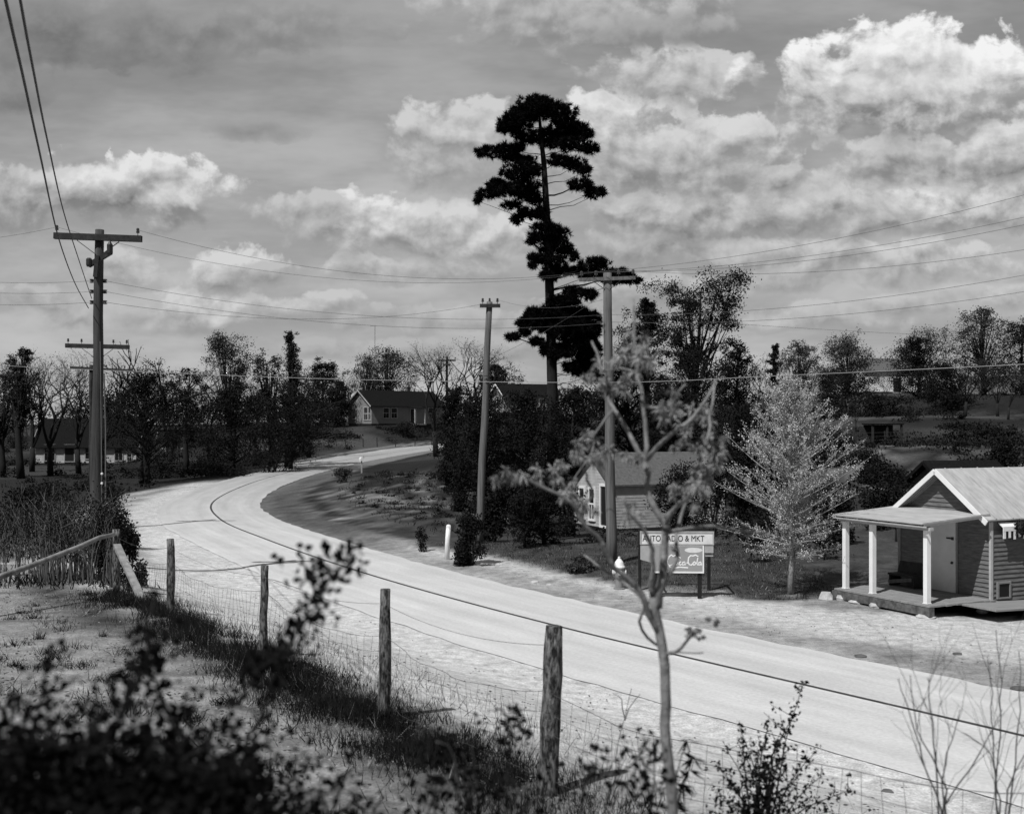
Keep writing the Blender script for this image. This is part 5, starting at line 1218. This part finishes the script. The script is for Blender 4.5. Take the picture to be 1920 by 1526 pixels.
def young_pine():
    d = 4.7; g = G(1268, d); rr = random.Random(3); rs = np.random.RandomState(3); q = MB()
    t = thing('young_pine', 'spindly young pine with bare forked stems and needle tufts at the branch ends', 'young pine', g)
    S = [([(1275, 2000), (1262, 1560), (1252, 1400), (1247, 1290), (1243, 1215), (1237, 1178), (1226, 1119)], 14, 11, 0),
         ([(1230, 1140), (1240, 1080), (1245, 1030), (1247, 990)], 10, 9, 0.05), ([(1247, 990), (1236, 965), (1219, 935), (1213, 905), (1214, 858), (1212, 820), (1206, 760), (1195, 700), (1191, 640), (1190, 560)], 8.5, 3, 0.15),
         ([(1247, 990), (1266, 952), (1292, 931), (1310, 905)], 6, 3.5, -0.2), ([(1234, 1115), (1262, 1065), (1270, 1040), (1268, 1010), (1272, 990), (1286, 943), (1296, 900), (1310, 865)], 6, 3, 0.25),
         ([(1224, 1119), (1221, 1095), (1224, 1065), (1222, 1030), (1213, 1004), (1200, 985), (1180, 962), (1167, 931)], 6.5, 3, -0.15), ([(1247, 1000), (1290, 990), (1330, 986), (1380, 992), (1430, 1000)], 4.5, 2.5, 0.3),
         ([(1240, 1195), (1216, 1150), (1203, 1115), (1172, 1082), (1151, 1065), (1141, 1037), (1120, 1004), (1097, 985), (1080, 955), (1050, 928), (1000, 905), (972, 890)], 7, 3, -0.3),
         ([(1236, 1190), (1212, 1137), (1190, 1110), (1160, 1085), (1120, 1060), (1095, 1040)], 4.5, 2, 0.2),
         ([(1097, 985), (1086, 950), (1072, 930), (1050, 895), (1030, 870)], 4, 2.5, 0.1), ([(1085, 960), (1110, 930), (1100, 900), (1095, 880), (1070, 850)], 3.5, 2, -0.1),
         ([(1214, 885), (1205, 865), (1180, 815), (1150, 768), (1140, 740)], 7, 4, 0.35), ([(1213, 862), (1232, 838), (1256, 815), (1280, 800)], 6, 3, -0.2), ([(1256, 815), (1240, 810)], 3, 2, 0),
         ([(1280, 800), (1300, 780), (1325, 748), (1345, 712)], 5, 3, 0.2), ([(1322, 835), (1330, 800), (1335, 760), (1340, 725)], 4, 2.5, 0.1), ([(1206, 760), (1235, 765), (1262, 748), (1285, 720)], 4, 2.5, -0.2),
         ([(1240, 975), (1290, 925), (1310, 870), (1325, 830)], 4.5, 3, 0.15), ([(1150, 768), (1125, 800), (1110, 825)], 3, 2, 0), ([(1195, 700), (1160, 690), (1125, 700)], 3.5, 2, 0.1), ([(1195, 700), (1225, 670), (1245, 650)], 3.5, 2, -0.1), ([(1130, 700), (1118, 660), (1110, 640)], 3.5, 2.5, .1),
         ([(1243, 1224), (1265, 1222), (1286, 1205), (1300, 1186)], 5, 3, -0.1), ([(1265, 1222), (1300, 1224), (1320, 1223)], 2.2, 1.2, -0.05), ([(1226, 1119), (1210, 1135), (1200, 1165), (1215, 1195), (1240, 1215)], 4, 3, 0.08)]
    for pts, a, b, dy in S: px_stem(q, pts, d, a * 0.86 / F * d, b * 0.80 / F * d, g, rr, 8, dy)
    T = [(955, 893, 30, -.3), (1020, 885, 32, .1), (1045, 870, 22, .1), (1115, 832, 40, .1), (1080, 845, 28, -.1), (1070, 925, 30, -.1), (1095, 955, 26, 0), (1190, 650, 44, .15), (1160, 680, 36, .1), (1215, 665, 38, -.05), (1130, 720, 32, .1), (1170, 720, 34, .1), (1110, 700, 22, .1), (1240, 770, 32, -.2), (1265, 752, 24, -.2),
         (1300, 790, 34, .2), (1325, 780, 30, .2), (1335, 850, 36, .1), (1310, 868, 34, .2), (1350, 830, 28, .1), (1300, 905, 32, -.2), (1325, 885, 30, 0), (1280, 915, 26, -.1), (1285, 835, 26, 0), (1190, 850, 24, 0), (1300, 1180, 17, -.1), (1312, 1184, 12, -.1), (1338, 1166, 14, -.1), (1185, 960, 24, -.1), (1400, 995, 22, .3), (1260, 1030, 10, 0)]
    P, D, Lg = [], [], []
    for (px, py, r, dy) in T:
        c = np.array(W(px, py, d + dy) - g); R = r / F * d
        m = 3 + int(r / 12); n = 32
        cs = c + rs.normal(size=(m, 3)) * R * 0.42; dd = rs.normal(size=(m * n, 3)); dd[:, 2] -= 0.55
        P.append(np.repeat(cs, n, 0)); D.append(dd); Lg.append(rs.uniform(0.45, 0.9, (m * n, 1)) * R * 0.76)
    q.build('trunk', M['bark_sap'], t, smooth=True)
    P, D, Lg = np.concatenate(P), unit(np.concatenate(D)), np.concatenate(Lg); Q = unit(np.cross(D, rs.normal(size=D.shape))) * 0.0035; dn = np.array([0, 0, -1.0])
    np_obj('crown', np.stack([P - Q * 0.5, P + D * Lg * 0.6 + Q, P + D * Lg + dn * Lg * 0.3, P + D * Lg * 0.6 - Q], 1), 4, M['leaf_soft'], t)
young_pine()

def briar(label, d,  base_px, stems, clusters, seed, ls=0.023, r=0.006, lm='leaf_bush', bm='bark', per=60, extra=0, name='briar_bush', group='briars in the foreground', cat='bush'):
    d *= 0.88; g = G(base_px, d); rr = random.Random(seed); rs = np.random.RandomState(seed); q = MB(); P = []
    t = thing(name, label, cat, g, 0, group)
    for pts in stems:
        q = MB(); V = px_stem(q, pts, d, r, r * 0.4, g, rr, 5, rr.uniform(-.25, .25))
        for i in range(extra):
            b = V[rr.randint(len(V) // 4, len(V) - 1)]; e = b + Vector((rr.gauss(0, .035), rr.gauss(0, .08), rr.gauss(0.03, .03))); q.tube([b, e], [r * 0.5, r * 0.25], 4); P.append(np.array(e) + rs.normal(size=(7, 3)) * 0.022); P.append(np.array(b) + rs.normal(size=(3, 3)) * 0.015)
        q.build('stem', M[bm], t)
    for (px, py, rx, ry, dens) in clusters:
        n = int(per * dens * 1.15); c = np.array(W(px, py, d) - g)
        p = c + rs.normal(size=(n, 3)) * np.array([rx / F * d * 0.5, 0.16 * min(1, rx / 60) + 0.03, ry / F * d * 0.5]); P.append(p)
        if rx >= 60:
            for j in range(3):
                x0 = px + rr.uniform(-.6, .6) * rx; q = MB()
                px_stem(q, [(x0 + rr.uniform(-40, 40), 1900), (x0 + rr.uniform(-20, 20), (py + 1700) / 2), (x0, py), (x0 + rr.uniform(-60, 60), py - ry * rr.uniform(.6, 1.1))], d, r, r * 0.4, g, rr, 5, rr.uniform(-.3, .3)); q.build('stem', M['cane' if j == 0 else bm], t)
    np_obj('foliage', leaf_quads(np.concatenate(P), ls, rs, 0.75), 4, M[lm], t)
briar('dark blurred briar arching up to the right over the fence, large leaves along its stem', 3.3, 430,
      [[(420, 1900), (450, 1440), (478, 1365), (502, 1310), (523, 1255), (540, 1207), (560, 1175), (595, 1131), (612, 1097), (640, 1062), (668, 1040)], [(540, 1207), (510, 1235), (470, 1240)], [(560, 1175), (600, 1150), (612, 1170)], [(595, 1131), (590, 1100), (575, 1070)]],
      [(604, 1095, 24, 30, .8), (640, 1050, 34, 18, .7), (660, 1062, 22, 12, .4), (565, 1160, 26, 26, .7), (540, 1205, 34, 30, 1.0), (505, 1240, 40, 26, 1.0), (470, 1255, 30, 22, .6), (520, 1270, 26, 20, .4), (592, 1070, 16, 14, .3), (500, 1310, 20, 20, .3), (480, 1380, 20, 30, .3)], 31, extra=3)
briar('dark blurred briar standing upright in the middle of the bank, columns of leaves', 3.0, 270,
      [[(330, 1900), (300, 1500), (330, 1400), (300, 1310), (272, 1250), (280, 1190), (262, 1150)], [(200, 1850), (215, 1400), (235, 1320), (262, 1270), (290, 1200)], [(300, 1310), (320, 1340), (345, 1380)]],
      [(275, 1215, 22, 24, .9), (264, 1250, 20, 22, .8), (288, 1255, 20, 18, .6), (268, 1180, 18, 16, .4), (252, 1290, 16, 14, .3), (298, 1290, 14, 16, .25), (235, 1330, 18, 20, .25), (335, 1340, 18, 16, .2)], 32, extra=3)
briar('dark blurred briar with a tall spray at the left edge of the bank', 2.9, 70, [[(40, 1850), (66, 1420), (75, 1320), (85, 1250), (100, 1208)], [(10, 1700), (0, 1400), (20, 1300), (40, 1340)]],
      [(88, 1240, 10, 26, .35), (94, 1290, 16, 18, .35), (74, 1335, 18, 20, .4), (20, 1350, 14, 50, .3), (50, 1390, 30, 26, .4)], 33, extra=3)
briar('black mass of briar leaves filling the lower left corner', 2.6, 200, [[(100, 1900), (120, 1500), (160, 1400)], [(260, 1900), (300, 1520), (330, 1420)], [(400, 1900), (420, 1560), (410, 1440)], [(20, 1900), (30, 1500), (20, 1400)]],
      [(50, 1480, 150, 70, 22), (220, 1490, 150, 66, 22), (370, 1500, 120, 60, 16), (120, 1560, 320, 60, 40), (400, 1560, 180, 50, 20), (60, 1410, 70, 46, 4), (180, 1420, 60, 40, 3), (310, 1425, 70, 36, 3), (430, 1450, 50, 40, 2)], 34, per=70, extra=5)
briar('dark briar mass at the bottom between the nearest post and the corner', 3.4, 640, [[(600, 1800), (620, 1560), (640, 1480)], [(700, 1800), (690, 1560), (720, 1490)], [(560, 1800), (570, 1540), (560, 1470)]],
      [(560, 1530, 110, 50, 2.4), (690, 1560, 140, 40, 2), (620, 1510, 60, 30, .5)], 35, per=60, extra=5)
briar('dark leafy briar at the foot of the nearest fence post', 3.9, 880, [[(860, 1800), (880, 1560), (870, 1440)], [(960, 1800), (950, 1560), (980, 1470)], [(815, 1750), (820, 1560), (800, 1430)], [(950, 1600), (955, 1420), (965, 1350)]],
      [(850, 1500, 100, 60, 3.4), (950, 1520, 100, 50, 3), (820, 1440, 50, 40, .8), (720, 1450, 40, 30, .3), (962, 1350, 24, 14, .6), (945, 1365, 18, 12, .3), (985, 1375, 12, 18, .3), (948, 1390, 12, 16, .3), (900, 1420, 80, 30, 1)], 36, per=55, extra=4)
briar('small dark briar left of the young pine trunk', 4.0, 1200, [[(1200, 1900), (1210, 1560), (1225, 1480), (1228, 1420)], [(1120, 1850), (1130, 1560), (1160, 1450), (1230, 1410)], [(1080, 1800), (1090, 1500), (1110, 1440)]],
      [(1225, 1412, 24, 16, .8), (1195, 1430, 40, 22, .9), (1150, 1445, 40, 22, .8), (1110, 1450, 40, 16, .5), (1195, 1480, 40, 40, 1.2), (1220, 1520, 40, 40, 1.4), (1090, 1470, 24, 14, .3)], 37, per=45, extra=3)
# sprig with long drooping leaves by the sapling trunk
def sprig():
    d = 5.0; g = G(1280, d); rr = random.Random(8); rs = np.random.RandomState(8); q = MB()
    t = thing('drooping_sprig', 'leafy sprig of long drooping dark leaves right of the young pine trunk', 'plant', g)
    P, D = [], []
    for pts in ([(1265, 1900), (1262, 1560), (1272, 1440), (1290, 1385)], [(1262, 1560), (1280, 1470), (1300, 1420)], [(1262, 1600), (1262, 1500), (1255, 1450)]):
        V = px_stem(q, pts, d, 0.006, 0.002, g, rr, 5, rr.uniform(-.15, .15))
        for v in V[len(V) // 3:]:
            for _ in range(9): P.append(v); D.append((rr.choice((-1, 1)) * rr.uniform(.3, 1) + 0.35, rr.uniform(-.6, .6), -rr.uniform(0.2, 1.1)))
    q.build('stems', M['bark'], t); P = np.array(P); D = unit(np.array(D)); q2 = unit(np.cross(D, rs.normal(size=D.shape))); L = rs.uniform(0.05, 0.10, (len(P), 1))
    np_obj('foliage', np.stack([P, P + D * L * 0.4 + q2 * 0.0055, P + D * L, P + D * L * 0.4 - q2 * 0.0055], 1), 4, M['leaf_bush'], t)
sprig()
def small_bush():
    d = 6.6; g = G(1425, d); rr = random.Random(9); rs = np.random.RandomState(9); q = MB(); P = []
    t = thing('twiggy_bush', 'twiggy bush with tiny dark leaves in front of the pale roadway', 'bush', g)
    tips = [(1350, 1440), (1362, 1405), (1388, 1370), (1400, 1420), (1440, 1358), (1432, 1390), (1500, 1292), (1470, 1375), (1478, 1400), (1530, 1408), (1540, 1455), (1590, 1482), (1345, 1490), (1410, 1450), (1440, 1450), (1460, 1430), (1380, 1480), (1500, 1450), (1520, 1500), (1330, 1520), (1560, 1520), (1392, 1395), (1422, 1405), (1450, 1405), (1485, 1345)]
    for (a, b) in tips:
        x0 = 1425 + rr.uniform(-14, 14); m = (x0 * 0.5 + a * 0.5 + rr.uniform(-8, 8), 1560 * 0.4 + b * 0.6)
        V = px_stem(q, [(x0, 1640), (x0 + (a - x0) * 0.2, 1560), m, (a, b)], d, 0.007, 0.0022, g, rr, 5, rr.uniform(-.5, .5), 0.01)
        for i in range(len(V)):
            f = i / len(V)
            if f < 0.36: continue
            for _ in range(11): P.append(np.array(V[i]) + rs.normal(size=3) * 0.018)
            if rr.random() < 0.45:
                e = V[i] + Vector((rr.gauss(0, .06), rr.gauss(0, .06), rr.uniform(.03, .12))); q.tube([V[i], e], [0.003, 0.0015], 3, cap=False)
                for _ in range(7): P.append(np.array(V[i].lerp(e, rr.random())) + rs.normal(size=3) * 0.012)
    q.build('stems', M['bark'], t); np_obj('foliage', leaf_quads(np.array(P), 0.027, rs, 0.65), 4, M['leaf_bush'], t)
small_bush()
def twig_bush(label, d, root, tips, seed, r=0.006):
    g = G(root[0], d); rr = random.Random(seed)
    t = thing('bare_bush', label, 'bush', g, 0, 'bare twig bushes at the right')
    for pts in tips:
        q = MB(); V = px_stem(q, [root] + pts, d, r, r * 0.3, g, rr, 5, rr.uniform(-.4, .4), 0.014)
        for i in range(len(V) // 3, len(V) - 1):
            if rr.random() < 0.6:
                dd = (V[i + 1] - V[i]).normalized(); s = dd + Vector((rr.gauss(0, .5), rr.gauss(0, .5), 0.2)); grow(q, V[i], s.normalized(), rr.uniform(.12, .3), r * 0.32, 1, rr, 0.4, [], 0.3, (1, 2), 0.7, 3, 3, 0.0012)
        q.build('stem', M['bark_grey'], t)
twig_bush('bare forked twig bush standing over the roadway near the right edge', 5.4, (1772, 1640), [[(1765, 1520), (1725, 1400), (1700, 1320), (1682, 1270)], [(1768, 1500), (1770, 1440), (1785, 1385), (1800, 1330)], [(1762, 1520), (1752, 1420), (1745, 1300), (1738, 1270)], [(1775, 1510), (1820, 1440), (1850, 1385), (1880, 1330)], [(1770, 1480), (1722, 1370), (1708, 1265)]], 51)
twig_bush('bare thin twig bush cut by the right edge', 5.8, (1880, 1660), [[(1870, 1520), (1868, 1440), (1878, 1340), (1868, 1180)], [(1895, 1500), (1905, 1400), (1915, 1300), (1912, 1220)], [(1868, 1450), (1845, 1400), (1810, 1375)], [(1890, 1480), (1930, 1400), (1960, 1330)], [(1865, 1420), (1860, 1300), (1850, 1230)]], 52)
# pale dead weed stalk
g = G(1160, 7.0); q = MB(); rr = random.Random(2)
for pts in ([(1150, 1640), (1155, 1420), (1172, 1350), (1184, 1290)], [(1172, 1350), (1192, 1310), (1200, 1300)], [(1172, 1350), (1165, 1310), (1150, 1300)]): px_stem(q, pts, 7.0, 0.004, 0.002, g, rr, 4)
o = q.build('weed_stalk', M['cane'], None, loc=g); tag(o, 'dry forked weed stalk between the nearest post and the young pine', 'plant')
# thicket behind the rail
def thicket(label, pxs, d, top, n, seed, h=(0.6, 1.0), name='cane_thicket', leaf=True):
    g = G(sum(pxs) / 2, d); rr = random.Random(seed); rs = np.random.RandomState(seed); q = MB(); P = []
    t = thing(name, label, 'thicket', g, 0, 'brush at the left end of the fence')
    for i in range(n):
        px = rr.uniform(*pxs); dd = d + rr.uniform(-1, 1.4); b = G(px, dd); H = (CAMZ - (top - HY) / F * dd - b.z) * rr.uniform(*h)
        le = rr.gauss(0, .16); p = [b - g + Vector((le * H * f * f + rr.gauss(0, .012), rr.gauss(0, .05) * f, H * f)) for f in (0, .25, .5, .75, 1)]
        q.tube(p, [0.014, 0.012, 0.009, 0.006, 0.003], 4, cap=False)
        for j in range(3):
            a = p[rr.randint(2, 4)]; e = a + Vector((rr.gauss(0, .18), rr.gauss(0, .18), rr.uniform(.1, .4))); q.tube([a, e], [0.005, 0.002], 3, cap=False)
            P.append(np.array(e) + rs.normal(size=(10, 3)) * 0.09); P.append(np.array(a) + rs.normal(size=(5, 3)) * 0.08)
    q.build('canes', M['cane'], t)
    np_obj('foliage', leaf_quads(np.concatenate(P), 0.055, rs, 0.55), 4, M['leaf_dark'], t)
thicket('tall thicket of dry canes behind the long rail', (60, 215), 24.5, 940, 150, 61)
thicket('lower dark canes at the left end of the thicket, behind the rail', (-40, 110), 27.5, 925, 70, 62)
shrub('dark leafy bush right of the corner post', 243, 23.5, 985, 62, 63, ls=0.06, n=2600, name='leafy_bush', group='brush at the left end of the fence')
shrub('dark spiky bush above the corner post', 205, 24.5, 950, 90, 64, ls=0.07, n=2600, name='leafy_bush', group='brush at the left end of the fence', low=0.3)

# grass
def grass(name, pts, hmin, hmax, w, m, seed, lean=0.35):
    rs = np.random.RandomState(seed); n = len(pts); z = ground(pts[:, 0], pts[:, 1]) - 0.01
    P = np.column_stack([pts, z]); D = np.column_stack([rs.normal(size=(n, 2)) * lean, np.ones(n)])
    hn = np.array([0.5 + 0.8 * mnoise.noise((a * 1.5, b * 1.5, 3)) for a, b in pts]); L = np.clip(rs.uniform(hmin, hmax, n) * np.clip(0.75 + hn * 0.8, 0.25, 1.5), 0.02, 2)
    o = np_obj(name, blades(P, D, L, w, rs), 3, m); tag(o, kind='stuff'); return o
rs = np.random.RandomState(77)
line = np.array([[p[0].x, p[0].y] for p in (FP[4], FP[3], FP[2], FP[1], FP[0])] + [[2.6, 5.6]])
def along(n, side, spread):
    k = rs.randint(0, len(line) - 1, n); t = rs.uniform(0, 1, (n, 1)); p = line[k] * (1 - t) + line[k + 1] * t
    nrm = np.array([-0.85, -0.53])
    return p + nrm * (side + rs.normal(size=(n, 1)) * spread) + rs.normal(size=(n, 2)) * 0.1
def clumpy(p, sc, th): return p[np.array([mnoise.fractal((a * sc, b * sc, 8.0), 0.8, 2.1, 3) for a, b in p]) + rs.normal(size=len(p)) * 0.12 > th]
grass('dark_grass', clumpy(np.concatenate([along(34000, 0.28, 0.32), along(5000, 0.0, 0.2)]), 1.1, -0.22), 0.04, 0.22, 0.010, M['grass_dark'], 1, 0.4)
# tufts scattered on the bank
cen = np.column_stack([rs.uniform(-9, 1.0, 300), rs.uniform(7.5, 21, 300)])
s_, l_, z_ = road_sl(cen[:, 0], cen[:, 1]); cen = cen[l_ < -11.6]
tp = np.concatenate([c + rs.normal(size=(rs.randint(8, 60), 2)) * rs.uniform(0.03, 0.14) for c in cen])
grass('grass_tufts', tp, 0.04, 0.16, 0.010, M['grass_dark'], 2, 0.6)
dp = np.column_stack([rs.uniform(-12, 2.5, 26000), 7 + 17 * rs.uniform(0, 1, 26000) ** 1.3]); s_, l_, z_ = road_sl(dp[:, 0], dp[:, 1]); dp = dp[(l_ < -10.9)]
grass('dry_grass', dp, 0.02, 0.08, 0.008, M['grass_dry'], 3, 0.9)
vp = clumpy(along(9000, -0.8, 0.9), 0.9, 0.1); grass('verge_weeds', vp, 0.03, 0.22, 0.007, M['grass_dry'], 4, 0.5)
vp = clumpy(along(3500, -0.6, 0.6), 1.3, 0.15); grass('verge_grass', vp, 0.05, 0.25, 0.007, M['grass_dark'], 5, 0.5)
# litter lying on the bank and the verge
def litter(name, p, size, m, seed):
    rs = np.random.RandomState(seed); z = ground(p[:, 0], p[:, 1]) + 0.012
    q = leaf_quads(np.column_stack([p, z]), size, rs, 0.7); q[:, :, 2] = z[:, None] + (q[:, :, 2] - z[:, None]) * 0.35
    tag(np_obj(name, q, 4, M[m]), kind='stuff')
bp = np.column_stack([rs.uniform(-12, 2.5, 30000), 6.5 + 17 * rs.uniform(0, 1, 30000) ** 1.2]); s_, l_, z_ = road_sl(bp[:, 0], bp[:, 1]); bp = bp[l_ < -10.2]
litter('leaf_litter', bp[::2], 0.03, 'litter_pale', 11); litter('twig_litter', clumpy(bp[1::2], 1.2, 0.0), 0.055, 'litter_dark', 12)
vb = np.column_stack([rs.uniform(-14, 12, 9000), rs.uniform(8, 40, 9000)]); s_, l_, z_ = road_sl(vb[:, 0], vb[:, 1]); vb = vb[((l_ < -3.3) & (l_ > -10)) | ((l_ > 3.2) & (l_ < 7))]
litter('verge_litter', clumpy(vb, 0.8, 0.05), 0.05, 'litter_dark', 13)
# lawn across the road
lp = np.column_stack([rs.uniform(-7, 9.5, 34000), rs.uniform(31, 46, 34000)]); s_, l_, z_ = road_sl(lp[:, 0], lp[:, 1]); lp = lp[(l_ > 5.8 + np.clip((15 - s_) * 0.5, 0, 20) + rs.normal(size=len(lp)) * 0.25)]
grass('lawn_grass', lp, 0.03, 0.11, 0.014, M['grass_dark'], 6, 0.5)
lp = lp[rs.uniform(size=len(lp)) < 0.10] + 0.03
grass('straw_grass', lp, 0.03, 0.12, 0.012, M['grass_dry'], 7, 0.5)
fp_ = np.column_stack([rs.uniform(-24, -8, 16000), rs.uniform(23, 46, 16000)]); s_, l_, z_ = road_sl(fp_[:, 0], fp_[:, 1]); fp_ = fp_[(l_ < -8.2) & ((fp_[:, 1] > 32) | (fp_[:, 0] > -11))]
grass('bank_grass', fp_, 0.10, 0.38, 0.03, M['grass_dark'], 8, 0.4)
ip = np.column_stack([rs.uniform(-14, 6, 16000), rs.uniform(42, 90, 16000)]); s_, l_, z_ = road_sl(ip[:, 0], ip[:, 1]); ip = clumpy(ip[(l_ > 7.5)], 0.6, 0.12)
grass('rough_grass', ip, 0.05, 0.3, 0.035, M['grass_dark'], 9, 0.6)
# stones and litter on the road edge
for i, (px, py, r, nm, lab) in enumerate(((878, 1091, 0.11, 'stone', 'flat dark stone lying on the pavement edge below the marker post'), (1002, 1092, 0.13, 'stone', 'pale stone at the grass edge left of the hydrant'), (1030, 1097, 0.08, 'stone', 'small pale stone beside the larger one at the grass edge'), (1613, 1231, 0.10, 'clod', 'dark clod on the gravel shoulder below the shop'), (1628, 1287, 0.12, 'clod', 'flat dark clod on the pale pavement below the shop'), (1664, 1488, 0.06, 'clod', 'small dark clod on the nearest pavement by the bare twigs'), (1795, 1228, 0.08, 'clod', 'dark clod on the shoulder before the shop corner'), (1910, 1292, 0.12, 'clod', 'dark clod at the pavement edge by the right border'))):
    d = 10080 / (py - HY); p = G(px, d); q = MB(); rr = random.Random(i)
    q.lathe([(r * 1.05, -0.06), (r, 0.0), (r * 0.75, r * 0.28), (r * 0.3, r * 0.4)], 8); q.v = [(a * rr.uniform(.8, 1.25) * 1.3, b * rr.uniform(.8, 1.2), c + 0.015) for a, b, c in q.v]
    o = q.build(nm, M['stone'] if i in (1, 2) else M['roof_grey'], None, loc=p); tag(o, lab, nm)
